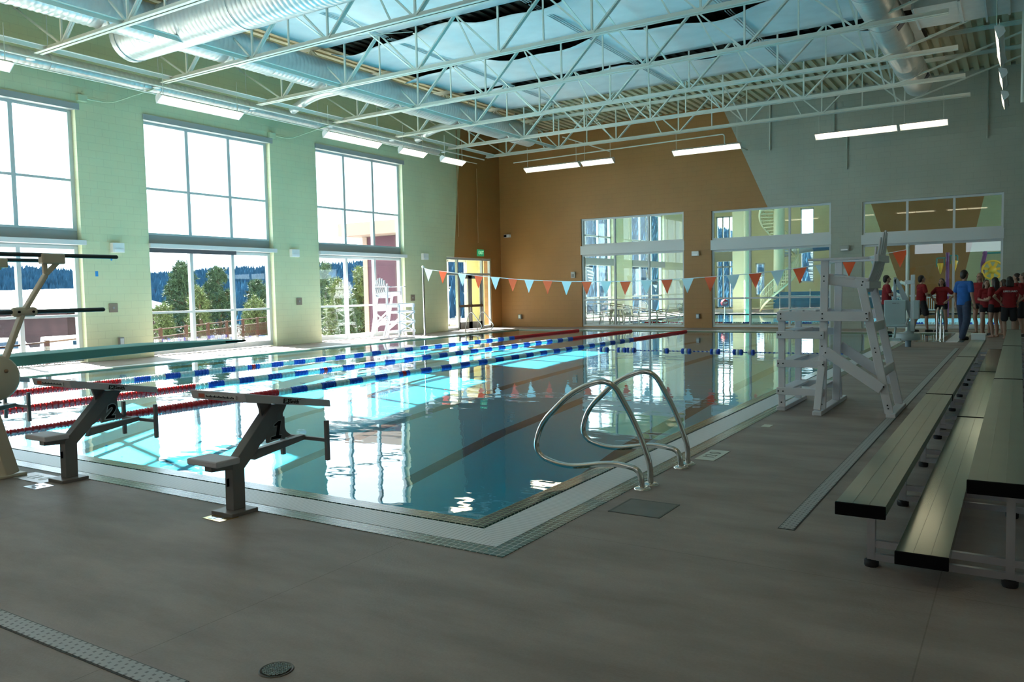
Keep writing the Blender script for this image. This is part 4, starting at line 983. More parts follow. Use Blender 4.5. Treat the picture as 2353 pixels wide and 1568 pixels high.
text('digits', '12 0', .16, TILE_W, t, frame4((0, 0, .0052), (1, 0, 0), (0, 1, 0)), .0005)
t = flat('depth_marker', [(-2.56, 18.3), (-2.36, 18.3), (-2.36, 18.9), (-2.56, 18.9)], 0, TILE_W, 'small pale tile on the deck behind the big guard chair', 'depth marker')
flat('deck_marker', [(-2.52, 9.35), (-2.42, 9.35), (-2.42, 9.52), (-2.52, 9.52)], 0, TILE_W, 'tiny pale tile on the deck before the big guard chair', 'marker')
BRASS = mat('mirror_brass', (.85, .62, .25), .12, 1); MIRR = mat('mirror_steel', (.8, .85, .9), .10, 1)
t = flat('anchor_cover', [(-5.08, 3.70), (-4.87, 3.69), (-4.86, 3.85), (-5.07, 3.86)], 0, BRASS, 'shiny gold floor plate beside the base of block 1', 'floor plate')
m = MB(); m.bx(-.07, -.01, -.06, -.01, .004, .0055); m.bx(.0, .05, -.05, .03, .004, .0055); m.build('printed_block', MIRR, t)
t = flat('anchor_cover', [(-7.38, 3.58), (-7.17, 3.57), (-7.16, 3.73), (-7.37, 3.74)], 0, MIRR, 'shiny silver floor plate beside the base of block 2', 'floor plate')
m = MB(); m.bx(-.06, .0, -.01, .005, .004, .0055); m.bx(.01, .06, .02, .035, .004, .0055); m.bx(-.02, .05, -.05, -.04, .004, .0055); m.build('printed_block', SLATE, t)
e = tag(empty('deck_hatch', (-2.33, 5.47, 0)), 'square flush hatch in the deck near the grab rails', 'hatch')
m = MB(); m.bx(-.185, .185, -.19, .19, -.01, .003); m.build('hatch_lid', mat('hatch_lid', (.17, .16, .15), .6, noise=.1, nscale=5), e)
m = MB()
for a, b, c_, d in ((-.20, .20, -.205, -.19), (-.20, .20, .19, .205), (-.20, -.185, -.2, .2), (.185, .20, -.2, .2)): m.bx(a, b, c_, d, -.01, .004)
m.build('hatch_rim', mat('hatch_rim', (.09, .08, .075), .5), e)
e = tag(empty('floor_drain', (-2.71, 2.31, 0)), 'round dark drain grate at the bottom edge of the photo', 'drain')
m = MB(); m.lathe([(.0, .001), (.066, .001), (.068, .004), (.074, .004), (.076, 0)], (0, 0, 0), 36); m.build('rim', mat('drain_rim', (.10, .085, .07), .5, .4), e)
m = MB()
for k in range(-5, 6):
    w = math.sqrt(max(.0001, .06**2-(k*.011)**2)); m.bx(k*.011-.002, k*.011+.002, -w, w, .002, .006); m.bx(-w, w, k*.011-.002, k*.011+.002, .002, .006)
m.build('grid', mat('drain_grid', (.22, .23, .20), .45, .5), e)
def trench(name, x0, x1, y0, y1, label):
    e = tag(empty(name, (x0, y0, 0)), label, 'trench drain'); m = MB(); m.bx(0, x1-x0, 0, y1-y0, -.02, .003); m.build('channel', mat('trench_dark', (.08, .08, .08), .7), e)
    g = MB(); al = (y1-y0) > (x1-x0); W = (x1-x0) if al else (y1-y0); L = (y1-y0) if al else (x1-x0)
    m, nt, b = nodes_of('drain_grating_'+name+str(int(al)))
    gn = nt.nodes.new('ShaderNodeNewGeometry'); s = nt.nodes.new('ShaderNodeSeparateXYZ'); nt.links.new(gn.outputs['Position'], s.inputs[0])
    u, v = (s.outputs[1], s.outputs[0]) if al else (s.outputs[0], s.outputs[1])
    base = x0 if al else y0
    a = math_node(nt, 'FRACT', math_node(nt, 'ADD', math_node(nt, 'DIVIDE', u, .05), math_node(nt, 'MULTIPLY', math_node(nt, 'FLOOR', math_node(nt, 'DIVIDE', math_node(nt, 'SUBTRACT', v, base), W/4)), .37)))
    b_ = math_node(nt, 'FRACT', math_node(nt, 'DIVIDE', math_node(nt, 'SUBTRACT', v, base), W/4))
    hole = math_node(nt, 'MULTIPLY', math_node(nt, 'LESS_THAN', a, .30), math_node(nt, 'MULTIPLY', math_node(nt, 'GREATER_THAN', b_, .25), math_node(nt, 'LESS_THAN', b_, .75)))
    nt.links.new(mix_col(nt, hole, (.38, .37, .37), (.13, .12, .12)), b.inputs['Base Color']); b.inputs['Roughness'].default_value = .5
    g.bx(.008, x1-x0-.008, .008, y1-y0-.008, .0, .006) ; g.build('grating', m, e)
    return e
trench('trench_drain', -1.35, -1.24, 5.42, 22.8, 'long narrow drain grating between the pool and the bleachers')
trench('trench_drain', -7.2, -2.95, 1.93, 2.05, 'drain grating crossing the lower left corner')
# ================================================================ people
def remesh(mb, name, mt, parent, voxel, smooth=6):
    me = mb.mesh('tmp', mt); o = bpy.data.objects.new('tmp', me); COL.objects.link(o)
    r = o.modifiers.new('r', 'REMESH'); r.mode = 'VOXEL'; r.voxel_size = voxel; r.use_smooth_shade = True
    if smooth: s = o.modifiers.new('s', 'SMOOTH'); s.factor = .5; s.iterations = smooth
    dg = bpy.context.evaluated_depsgraph_get(); m2 = bpy.data.meshes.new_from_object(o.evaluated_get(dg)); bpy.data.objects.remove(o)
    m2.materials.clear(); m2.materials.append(mt)
    for p in m2.polygons: p.use_smooth = True
    q = bpy.data.objects.new(name, m2); COL.objects.link(q)
    if parent is not None: q.parent = parent
    return q
def cap(mb, p, q, r1, r2, n=12):
    mb.ball(p, r1, n, 8); mb.ball(q, r2, n, 8); mb.tube([p, q], [r1, r2], n)
SKIN = mat('skin', (.42, .24, .17), .55); SKIN_D = mat('skin_tanned', (.30, .17, .11), .55)
HAIR_D = mat('dark_hair', (.02, .015, .012), .5); HAIR_B = mat('blond_hair', (.30, .20, .10), .5); HAIR_M = mat('brown_hair', (.06, .035, .02), .5)
SHIRT_R = mat('red_shirt', (.24, .004, .008), .8, noise=.15, nscale=9); SHORTS = mat('black_shorts', (.012, .012, .015), .8); POLO = mat('blue_polo', (.015, .11, .38), .8, noise=.12, nscale=9); JEANS = mat('dark_jeans', (.045, .06, .11), .85, noise=.15, nscale=12); SHOE = mat('dark_shoe', (.02, .02, .022), .6)
def person(loc, face, H, label, arms='hang', hair='short', hairm=None, shirt=None, pants=False, skin=None, stance=.10, step=0, shoes=True, tag_text=None, female=False):
    """built facing +y, then turned; joints scaled from a 1.75 m figure"""
    k = H/1.75; e = tag(empty('person', loc, face), label, 'person', 'people standing at the far right')
    V = lambda x, y, z: Vector((x*k, y*k, z*k)); skin = skin or SKIN; hairm = hairm or HAIR_D; shirt = shirt or SHIRT_R
    sw = .165 if female else .185; b = MB()
    legs = {}
    for s in (-1, 1):
        hip = V(s*.085, 0, .93); fy = step*s; knee = V(s*(.085+stance)*.62, fy*.5+.03, .49); ank = V(s*stance, fy-.02, .085); legs[s] = (hip, knee, ank)
        cap(b, hip, knee, .082*k, .056*k); cap(b, knee, (knee+ank)/2+V(0, -.02, .03), .054*k, .052*k); cap(b, (knee+ank)/2+V(0, -.02, .03), ank, .052*k, .036*k)
        b.ball(ank+V(0, -.03, -.04), (.035*k, .04*k, .04*k)); cap(b, ank+V(0, .02, -.05), ank+V(0, .13, -.06), .036*k, .026*k)
        for q in range(5): cap(b, ank+V((q-2)*.013, .13, -.062), ank+V((q-2)*.016, .17-abs(q-1)*.006, -.066), .011*k, .010*k, 6)
    b.ball(V(0, 0, .96), (.15*k, .10*k, .12*k)); b.ball(V(0, 0, 1.12), (.125*k, .085*k, .14*k)); b.ball(V(0, .0, 1.30), (.155*k, .10*k, .16*k))
    cap(b, V(-sw*.8, 0, 1.42), V(sw*.8, 0, 1.42), .055*k, .055*k); cap(b, V(0, -.01, 1.42), V(0, .015, 1.53), .056*k, .05*k)
    b.ball(V(0, .015, 1.645), (.074*k, .092*k, .105*k)); b.ball(V(0, .045, 1.58), (.05*k, .055*k, .05*k))            # skull, jaw
    cap(b, V(0, .10, 1.655), V(0, .118, 1.628), .011*k, .016*k, 8); b.ball(V(0, .093, 1.592), (.026*k, .014*k, .010*k), 8, 6); b.ball(V(0, .09, 1.555), .02*k, 8, 6)
    for s in (-1, 1): b.ball(V(s*.076, .01, 1.635), (.012*k, .022*k, .032*k), 8, 6); b.ball(V(s*.03, .088, 1.672), (.022*k, .012*k, .008*k), 8, 6)
    hands = {}; el = {}
    for s in (-1, 1):
        sh = V(s*sw, 0, 1.42); a = arms if isinstance(arms, str) else arms[0 if s < 0 else 1]
        if a == 'hang': elb, wr, hd = V(s*(sw+.06), -.02, 1.13), V(s*(sw+.08), .05, .89), V(0, .08, -1)
        elif a == 'hips': elb, wr, hd = V(s*(sw+.20), -.06, 1.20), V(s*(sw+.02), .06, 1.02), V(-s*.6, .3, -.6)
        elif a == 'fold': elb, wr, hd = V(s*(sw+.05), .05, 1.16), V(-s*.04, .19, 1.17+.03*s), V(-s*1, .0, .1)
        elif a == 'front': elb, wr, hd = V(s*(sw+.05), .0, 1.14), V(s*.08, .22, 1.10), V(-s*.6, .6, .2)
        el[s] = (sh, elb, wr)
        cap(b, sh, elb, .046*k, .038*k); cap(b, elb, wr, .038*k, .026*k)
        hd = hd.normalized(); side = hd.cross(Vector((0, 1, 0)) if abs(hd.y) < .7 else Vector((0, 0, 1))).normalized(); nrm = side.cross(hd)
        palm = wr+hd*.05*k; b.ball(palm, .036*k, 10, 6); cap(b, wr, palm+hd*.02*k, .026*k, .034*k, 8)
        for q in range(4):
            base = palm+hd*.03*k+side*(q-1.5)*.019*k; L = (.060, .070, .066, .052)[q]*k; mid = base+hd*L*.5+nrm*.004*k; tip = mid+hd*L*.4+nrm*.022*k
            cap(b, base, mid, .0100*k, .0092*k, 6); cap(b, mid, tip, .0092*k, .0080*k, 6)
        tb = palm-hd*.02*k-side*.03*k; tm = tb-side*.022*k+hd*.028*k; cap(b, tb, tm, .013*k, .011*k, 6); cap(b, tm, tm+hd*.026*k, .011*k, .009*k, 6)
    remesh(b, 'body', skin, e, .0085, 3)
    # shirt
    m = MB(); low = .88
    m.ball(V(0, .0, 1.30), (.185*k, .128*k, .17*k), 16, 10); m.ball(V(0, .0, 1.10), (.165*k, .118*k, .17*k), 16, 10); m.lathe([(.001, low*k), (.178*k, low*k), (.170*k, 1.12*k), (.16*k, 1.3*k), (.001, 1.31*k)], (0, 0, 0), 20)
    for i in range(len(m.v)):
        if i >= 0 and m.v[i].z < 1.31*k: m.v[i].y *= .78
    cap(m, V(-sw*.85, 0, 1.415), V(sw*.85, 0, 1.415), .072*k, .072*k)
    for s in (-1, 1):
        sh, elb, wr = el[s]; cap(m, sh, sh+(elb-sh)*.62, .064*k, .066*k)
    m.lathe([(.06*k, 1.44*k), (.062*k, 1.485*k), (.05*k, 1.49*k), (.001, 1.44*k)], (0, 0, 0), 14)
    so = remesh(m, 'shirt', shirt, e, .0125, 4)
    # lower clothing
    m = MB(); m.ball(V(0, -.005, .93), (.165*k, .125*k, .12*k), 16, 10)
    for s in (-1, 1):
        hip, knee, ank = legs[s]
        if pants: cap(m, hip, knee, .108*k, .088*k); cap(m, knee, ank+V(0, -.02, 0), .088*k, .072*k)
        else: cap(m, hip, hip+(knee-hip)*(.30 if female else .80), .105*k, .098*k)
    remesh(m, 'trousers' if pants else 'shorts', JEANS if pants else SHORTS, e, .0125, 4)
    if shoes:
        for s in (-1, 1):
            a = legs[s][2]; m = MB(); cap(m, a+V(0, -.03, -.045), a+V(0, .14, -.055), .045*k, .038*k); m.bx(a.x-.04*k, a.x+.04*k, a.y-.07*k, a.y+.17*k, 0, .02); remesh(m, 'shoe', SHOE, e, .012, 2)
    # hair
    m = MB(); m.ball(V(0, -.008, 1.665), (.084*k, .098*k, .104*k), 16, 10)
    m.ball(V(0, -.045, 1.62), (.074*k, .062*k, .09*k), 14, 8)
    if hair in ('long', 'bob'):
        zl = 1.36 if hair == 'long' else 1.50
        for s in (-1, 0, 1): cap(m, V(s*.05, -.055, 1.62), V(s*.06, -.075, zl), .05*k, .04*k)
        for s in (-1, 1): cap(m, V(s*.075, .0, 1.64), V(s*.085, -.01, zl+.04), .022*k, .022*k)
    for i in range(len(m.v)):
        if m.v[i].y > .055*k and m.v[i].z < 1.69*k: m.v[i].y = .04*k
    remesh(m, 'hair', hairm, e, .0115, 2)
    for s in (-1, 1):
        m = MB(); m.ball(V(s*.03, .098, 1.652), .0095*k, 8, 6); m.build('eye', BLACK, e)
    if tag_text:
        text('shirt_print', tag_text, .066*k, WHITE, so, frame4(V(0, -.133, 1.34), (1, 0, 0), (0, -.05, 1)), .002, 0, .0018)
        m = MB(); m.ball(V(0, 0, .92), (.2*k, .155*k, .055*k), 18, 8); m.build('hip_pack', SHIRT_R, e)
    return e
toward = lambda x, y, tx, ty: math.atan2(ty-y, tx-x)-PI/2
A = math.radians
person((-3.72, 29.1, 0), A(-70), 1.92, 'boy in red shirt, arms folded, partly behind the big guard chair', 'fold', 'short', stance=.08, shirt=SHIRT_R)
person((-2.80, 30.3, 0), A(-60), 1.90, 'person in red shirt and black knee shorts standing right of the pool lift', 'fold', 'short', step=.16, stance=.12)
person((-2.20, 30.4, 0), A(165), 1.78, 'person in red shirt with hands on hips and dark bobbed hair', 'hips', 'bob', female=True, stance=.14, shoes=True)
person((-1.34, 26.3, 0), A(-38), 1.98, 'man in blue polo shirt and dark jeans seen from behind', 'hang', 'short', shirt=POLO, pants=True, stance=.15, step=-.18)
person((-1.06, 29.3, 0), A(150), 1.92, 'person with long blond hair in red shirt behind the blue shirt man', 'hang', 'long', HAIR_B, female=True, shoes=False)
person((-.86, 28.6, 0), A(200), 1.70, 'short person in red shirt right of the blue shirt man, facing the camera', 'front', 'bob', HAIR_M, female=True)
person((-.62, 27.6, 0), A(55), 1.76, 'person with long dark hair in red shirt holding hands at the waist', 'front', 'long', HAIR_D, female=True, shoes=False)
person((-.42, 28.9, 0), A(70), 1.70, 'person in red shirt mostly hidden behind the long dark hair', 'hang', 'bob', HAIR_M, female=True, shoes=False)
person((-.24, 26.9, 0), A(8), 1.77, 'person in red shirt with LIFEGUARD printed in white on the back', 'hips', 'bob', HAIR_D, shoes=False, tag_text='LIFEGUARD')
person((-.08, 29.6, 0), A(80), 1.88, 'tall person in red shirt behind the printed shirt, second from the right edge', 'hang', 'short', HAIR_D)
person((.10, 28.2, 0), A(70), 1.88, 'person in red shirt cut by the right edge of the photo', 'hang', 'short', HAIR_M)
# ================================================================ leisure pool hall behind the far wall
Y2, X2R = 60.0, 6.0
m = MB(); px0, px1, py0, py1 = -17.0, 3.0, 36.0, 50.0
rects(m, [OUT_L, px0, px1, X2R], [OUT_F, py0, py1, Y2+.3], lambda x, y: not (px0 < x < px1 and py0 < y < py1), -.3, 0)
struct(m.build('floor_leisure', M_DECK))
m = MB(); m.bx(px0, px1, py0, py1, -.9, -.7); struct(m.build('pool_basin', mat('leisure_plaster', (.5, .8, .82), .6)))
m = MB(); m.add([(px0, py0, -.05), (px1, py0, -.05), (px1, py1, -.05), (px0, py1, -.05)], [(0, 1, 2, 3)]); tag(m.build('pool_water', M_WATER), 'turquoise water of the leisure pool beyond the far wall', 'water', kind='stuff')
m = MB(); m.bx(px0-.2, px1, py0-.25, py0, -.06, .006); m.bx(px0-.3, px0, py0, py1, -.06, .006); m.bx(px0-.3, px1, py1, py1+.3, -.06, .006); struct(m.build('trim_6', mat('pale_coping', (.6, .6, .58), .5)))
L2 = [(39.6, 44.6, 6.7), (47.3, 52.8, 6.7)]
wall_y('wall_leisure_left', OUT_L, XL, OUT_F, Y2+.3, ZC+.3, [(a, b, 0, h) for a, b, h in L2], M_WALL_G)
o2 = [(-19.5, -18.0, .1, 7.0), (-16.55, -15.85, 1.0, 3.4), (-13.35, -12.4, 1.9, 7.2)]
wall_x('wall_leisure_far', Y2, Y2+.3, XL, X2R, ZC+.3, o2, M_WALL_2)
wall_y('wall_leisure_right', X2R, X2R+.3, OUT_F, Y2, ZC+.3, [(38, 42, 3, 7), (46, 50, 3, 7)], M_WALL_R)
m = MB(); m.bx(OUT_L, X2R+.3, OUT_F, Y2+.3, ZC, ZC+.2); struct(m.build('ceiling_leisure', DECKPAINT))
def plain_window(name, ax, p, a, b, z0, z1, n, mids):
    w = struct(empty(name, (p, a, 0) if ax == 'y' else (a, p, 0))); L = b-a; fr = MB()
    def bb(u0, u1, q0, q1, d): fr.bx(-d, d, u0, u1, q0, q1) if ax == 'y' else fr.bx(u0, u1, -d, d, q0, q1)
    for k in range(n+1):
        u = min(max(L*k/n, .045), L-.045); bb(u-.045, u+.045, z0, z1, .06)
    for z in [z0+.05, z1-.05]+mids: bb(0, L, z-.05, z+.05, .06)
    struct(fr.build('window_frame', ALU, w))
    for k in range(n):
        g = MB(); u0, u1 = L*k/n+.04, L*(k+1)/n-.04
        g.bx(-.008, .008, u0, u1, z0+.1, z1-.1) if ax == 'y' else g.bx(u0, u1, -.008, .008, z0+.1, z1-.1)
        struct(g.build('pane', M_GLASS, w))
    return w
for i, (a, b, h) in enumerate(L2):
    w = plain_window('window_%d' % (8+i), 'y', XG, a, b, 0, h, 3, [1.2, 4.8])
    s = MB(); s.bx(-.1, .3, 0, b-a, 3.1, 3.5); struct(s.build('spandrel', GREY_TRIM, w))
plain_window('window_10', 'x', Y2+.15, -19.5, -18.0, .1, 7.0, 3, [3.2]); plain_window('window_11', 'x', Y2+.15, -16.55, -15.85, 1.0, 3.4, 1, []); plain_window('window_12', 'x', Y2+.15, -13.35, -12.4, 1.9, 7.2, 1, [4.95])
s = MB(); s.bx(-19.7, -17.8, Y2-.7, Y2, 3.6, 4.3); struct(s.build('trim_7', mat('soffit_grey', (.45, .46, .38), .5)))
for i, y in enumerate((34.5, 37.8, 41.1, 44.4, 47.7, 51.0, 54.3, 57.6)):
    t = copy_tree(trs[0]); t.location.y = y; t.location.z = ZB+.05
    tag(t, 'white roof truss of the hall beyond the windows, %s behind the far wall' % ORD[i], 'roof truss', 'white trusses of the leisure hall')
for i, (x, y, rz) in enumerate(((-17.5, 40, 0), (-13.0, 40, 0), (-16, 47, 0), (-9.2, 47, 0), (-4.0, 44, 0), (-5.6, 50, PI/2), (-1.0, 50, 0), (-2.3, 55, 0))):
    o = copy_tree(f8); o.location = (x, y, 6.5 if i < 4 else 6.9); o.rotation_euler = (0, 0, rz)
    tag(o, 'fluorescent light hanging in the hall beyond the windows, %s from the left' % ORD[i], 'ceiling light', 'lights of the leisure hall')
# round columns
def column(x, y, r, lb):
    m = MB(); m.lathe([(r, 0), (r, ZC)], (0, 0, 0), 28); tag(m.build('column', mat('cream_column', (.74, .72, .50), .5), None, (x, y, 0)), lb, 'column')
column(-14.14, 49.5, .20, 'slim cream round column beyond the middle low window'); column(-12.85, 52.0, .33, 'thick cream round column inside the spiral stair')
m = MB(); m.bx(-.42, .42, -.3, .3, 0, ZC-.02); tag(m.build('pilaster', mat('cream_column', (.74, .72, .50), .5), None, (-15.3, 52.0, 0)), 'broad cream pillar left of the spiral stair', 'pillar')
# spiral stair around the thick column
e = tag(empty('spiral_stair', (-12.85, 52.0, 0)), 'cream spiral stair with barred railing beyond the middle low window', 'stair')
CR = mat('cream_steel', (.76, .73, .50), .45); n = 34
m = MB()
for k in range(n):
    a = -2.6+k*.20; z = .2*(k+1); r0, r1 = .3, 1.15
    p = [(r0*math.cos(a), r0*math.sin(a)), (r1*math.cos(a), r1*math.sin(a)), (r1*math.cos(a+.22), r1*math.sin(a+.22)), (r0*math.cos(a+.22), r0*math.sin(a+.22))]
    m.prism(p, (0, 0, z), (1, 0, 0), (0, 1, 0), (0, 0, .05))
m.build('treads', CR, e)
for rr in (1.18,):
    m = MB(); h = [(rr*math.cos(-2.6+t*.1), rr*math.sin(-2.6+t*.1), .1*t+.1) for t in range(2*n)]
    m.tube(h, .07, 6, smooth=True); m.build('stringer', CR, e)
    m = MB(); m.tube([(x, y, z+1.0) for x, y, z in h], .03, 6)
    m.tube([(x, y, z+.55) for x, y, z in h], .015, 6)
    m.build('handrail', CR, e)
    m = MB()
    for x, y, z in h: m.tube([(x, y, z), (x, y, z+1.0)], .016, 5)
    m.build('baluster_row', CR, e)
m = MB(); m.lathe([(1.3, 6.75), (1.3, 6.9)], (0, 0, 0), 30); m.build('landing', CR, e)
m = MB()
for k in range(40): a = 2*PI*k/40; m.tube([(1.25*math.cos(a), 1.25*math.sin(a), 6.9), (1.25*math.cos(a), 1.25*math.sin(a), 7.9)], .015, 5)
m.build('landing_railing', mat('dark_rail', (.05, .06, .07), .5), e)
# water slide tube
e = tag(empty('slide_tube', (-11.6, 57.5, 3)), 'blue and silver tube slide seen through the middle low window', 'water slide')
m = MB(); m.tube(fillet([(-2.6, -.5, 1.0), (-.6, -.5, 1.35), (1.4, -.5, 1.5), (2.6, 1.5, 1.8)], .9), .42, 20); m.build('tube', mat('slide_silver', (.45, .62, .72), .2, .3), e)
m = MB(); m.tube([(-.2, -.5, 1.42), (1.5, -.5, 1.5)], .47, 20); m.build('tube_collar', mat('slide_blue', (.02, .16, .35), .25), e)
m = MB(); m.tube(fillet([(-2.8, -3.0, 4.9), (-1.8, -3.2, 5.1), (-.9, -2.0, 5.3)], .5), .5, 18); m.build('slide_entry', mat('slide_teal', (.02, .25, .33), .25), e)
e = tag(empty('slide_runout', (-10.2, 51.6, 0)), 'low dark blue slide trough wall with steel rails', 'slide runout')
m = MB(); m.bx(-2.9, 4.3, 0, .5, .25, 1.3); m.build('trough', mat('slide_navy', (.02, .11, .20), .35, noise=.2, nscale=2), e)
m = MB()
for x in (-2.4, -.6, 1.2, 3.0): m.tube([(x, -.4, 0), (x, -.4, 1.45)], .025, 6)
m.tube([(-2.4, -.4, 1.05), (3.0, -.4, 1.05)], .02, 6); m.build('railing', CHROME, e)
# accessible ramp rails of the leisure pool
for k, dy in enumerate((0, 1.1)):
    e = tag(empty('ramp_rail', (-16.6, 37.0+dy, 0)), 'sloping steel rail entering the leisure pool, %s one' % ('nearer' if k == 0 else 'farther'), 'handrail', 'rails of the leisure pool ramp')
    m = MB(); m.tube(fillet([(-2.4, 0, 0), (-2.4, 0, .95), (-1.4, 0, .95), (3.0, 0, .25), (3.0, 0, -.6)], .15), .025, 8); m.tube([(-1.4, 0, .95), (-1.4, 0, 0)], .025, 8); m.tube([(.2, 0, .7), (.2, 0, -.5)], .025, 8); m.tube([(-2.4, 0, .5), (3.0, 0, -.15)], .018, 8); m.build('tube', CHROME, e)
# rope in the leisure pool
e = tag(empty('lane_rope', (-15.6, 36.9, -.02)), 'short red and blue lane rope in the leisure pool behind the glass', 'lane rope')
m = MB(); m.tube([(0, 0, 0), (16.5, 0, 0)], .008, 6); m.build('cable', CORD, e)
x = 0.0; k = 0
while x < 16.2:
    red = x < 3.6; mt = RED if red else (BLUE if k % 2 else FLOATW); m = MB()
    for q in range(4): m.lathe([(.02, x+.1*q), (.07, x+.1*q+.02), (.07, x+.1*q+.08), (.02, x+.1*q+.1)], (0, 0, 0), 10, 'x')
    m.build('float_band', mt, e); x += .44; k += 1
# monobloc chairs and table
def plastic_chair():
    e = empty('plastic_chair'); W_ = mat('white_resin', (.78, .78, .72), .4)
    m = MB(); m.bx(-.21, .21, -.20, .22, .42, .445); m.build('seat', W_, e, bevel=.02)
    m = MB()
    for k in range(7):
        a = (k-3)*.17; x = .23*math.sin(a*1.0)*1.1; m.bar((x*.85, -.20-.03*math.cos(a*2), .44), (x*1.1, -.31, .86-.10*abs(k-3)/3), .035, .012, up=(0, 1, 0))
    m.tube(fillet([(-.22, -.2, .44), (-.24, -.31, .72), (-.12, -.33, .88), (.12, -.33, .88), (.24, -.31, .72), (.22, -.2, .44)], .1), .02, 8); m.build('back', W_, e)
    for s in (-1, 1):
        m = MB(); m.tube(fillet([(s*.235, -.29, .66), (s*.27, .05, .655), (s*.25, .22, .62), (s*.235, .22, .42)], .08), .022, 8); m.build('armrest', W_, e)
        for y, dy in ((.19, .05), (-.19, -.09)):
            m = MB(); m.bar((s*.20, y, .43), (s*.25, y+dy, 0), .05, .03); m.build('leg', W_, e)
    return e
pc = plastic_chair(); spots = [(-16.15, 33.7, 2.3, 'leftmost white plastic chair at the table beyond the first low window'), (-15.2, 34.4, -2.2, 'white plastic chair right of the table beyond the first low window'), (-14.35, 36.0, 1.9, 'white plastic chair alone beside the mint pier'), (-13.6, 37.2, -.6, 'white plastic chair half hidden behind the lone one'), (-12.3, 35.0, .8, 'white plastic chair at the right side of the first low window'), (-19.3, 45.5, .4, 'white plastic chair far back by the leisure hall windows')]
for i, (x, y, rz, lb) in enumerate(spots):
    o = pc if i == 0 else copy_tree(pc); o.location = (x, y, 0); o.rotation_euler = (0, 0, rz); tag(o, lb, 'chair', 'white plastic chairs beyond the far wall')
e = tag(empty('plastic_table', (-15.75, 34.0, 0)), 'round white plastic table beyond the first low window', 'table')
m = MB(); m.lathe([(0, .70), (.46, .70), (.47, .715), (.46, .73), (0, .73)], (0, 0, 0), 30); m.build('table_top', mat('white_resin', (0, 0, 0)), e)
for k in range(4):
    a = PI/4+k*PI/2; m = MB(); m.bar((.25*math.cos(a), .25*math.sin(a), .7), (.33*math.cos(a), .33*math.sin(a), 0), .05, .05); m.build('leg', mat('white_resin', (0, 0, 0)), e)
# play features, lifebuoy, notices
PUR = mat('purple_enamel', (.14, .02, .13), .35); TEAL = mat('teal_enamel', (.02, .22, .20), .35); YEL = mat('yellow_resin', (.80, .42, .02), .4)
e = tag(empty('bucket_feature', (-2.95, 44.0, 0)), 'purple pole with teal arms and yellow buckets beyond the right low window', 'play feature')
m = MB(); m.tube([(0, 0, 0), (0, 0, 3.1)], .085, 14); m.build('pole', PUR, e)
for s, L in ((-1, .46), (1, .42)):
    z_ = 2.85 if s < 0 else 2.95
    m = MB(); m.tube(fillet([(0, 0, z_), (s*L, 0, z_), (s*L, 0, z_-.42)], .06), .03, 8); m.tube([(s*.14, 0, z_), (s*.14, 0, z_-.4)], .025, 8); m.build('arm', TEAL, e)
    m = MB(); m.lathe([(.02, z_-.78), (.07, z_-.62), (.15, z_-.28), (.12, z_-.25)], (s*.30, 0, 0), 16); m.build('bucket', YEL, e)
e = tag(empty('wheel_feature', (-1.5, 44.0, 0)), 'purple bent pole with a teal pipe and yellow spoked wheel', 'play feature')
m = MB(); m.tube(fillet([(0, 0, 0), (0, 0, 2.5), (.1, 0, 2.95)], .15), .09, 14); m.ball((.1, 0, 3.0), .11); m.build('pole', PUR, e)
m = MB(); m.tube([(.1, 0, 3.0), (1.3, 0, 3.0)], .045, 10); m.build('pipe_arm', TEAL, e)
m = MB(); R = .42; C2 = (.42, -.3, 2.20)
for k in range(7):
    a = 2*PI*k/7+.2; pl = [(.15*math.cos(a-.42), .15*math.sin(a-.42)), (R*math.cos(a-.15), R*math.sin(a-.15)), (R*math.cos(a+.15), R*math.sin(a+.15)), (.15*math.cos(a+.42), .15*math.sin(a+.42))]; m.prism(pl, (C2[0], C2[1]+.01, C2[2]), (1, 0, 0), (0, 0, 1), (0, .06, 0))
m.lathe([(0, -.02), (.17, -.02), (.17, .12), (0, .12)], C2, 20, 'y'); m.tube([(C2[0]+R*math.cos(2*PI*k/32), C2[1]+.04, C2[2]+R*math.sin(2*PI*k/32)) for k in range(32)], .05, 8, closed=True); m.build('spoked_wheel', YEL, e)
e = tag(empty('lifebuoy', (-5.7, 50.4, 1.35)), 'white ring buoy on its post beyond the right low window', 'lifebuoy')
m = MB(); m.tube([(.36*math.cos(2*PI*k/28), 0, .36*math.sin(2*PI*k/28)) for k in range(28)], .09, 10, closed=True); m.build('ring', WHITE, e)
m = MB(); m.tube([(0, .1, -1.35), (0, .1, .5)], .03, 8); m.build('post', STEEL_W, e)
for k, (x0, x1) in enumerate(((-5.6, -4.4), (-4.0, -2.9))):
    e = tag(empty('pool_railing', (x0, 42.0, 0)), 'low white barred railing behind the people, %s one' % ('left' if k == 0 else 'right'), 'railing', 'white railings at the play pool')
    m = MB(); L = x1-x0; m.tube(fillet([(0, 0, .35), (0, 0, .9), (L/2, 0, 1.0), (L, 0, .9), (L, 0, .35)], .1), .025, 8); m.tube([(0, 0, .4), (L, 0, .4)], .025, 8)
    m.tube([(0, 0, 0), (0, 0, .4)], .025, 8); m.tube([(L, 0, 0), (L, 0, .4)], .025, 8); m.build('rail', WHITE, e)
    m = MB()
    for q in range(1, 12): m.tube([(L*q/12, 0, .4), (L*q/12, 0, .95)], .012, 5)
    m.build('baluster_row', WHITE, e)
pipe([(-8.5, Y2-.3, 4.45), (3, Y2-.3, 4.75)], .06, 'long pale pipe across the brown wall of the hall beyond')
e = tag(empty('no_entry_sign', (-12.9, 41.0, 0)), 'red STOP sign board beyond the first low window', 'sign')
m = MB(); m.lathe([(0, 0), (.2, 0), (.2, .02), (0, .02)], (0, 0, .85), 8, 'y'); m.build('sign_face', mat('sign_red', (.6, .04, .06), .5), e)
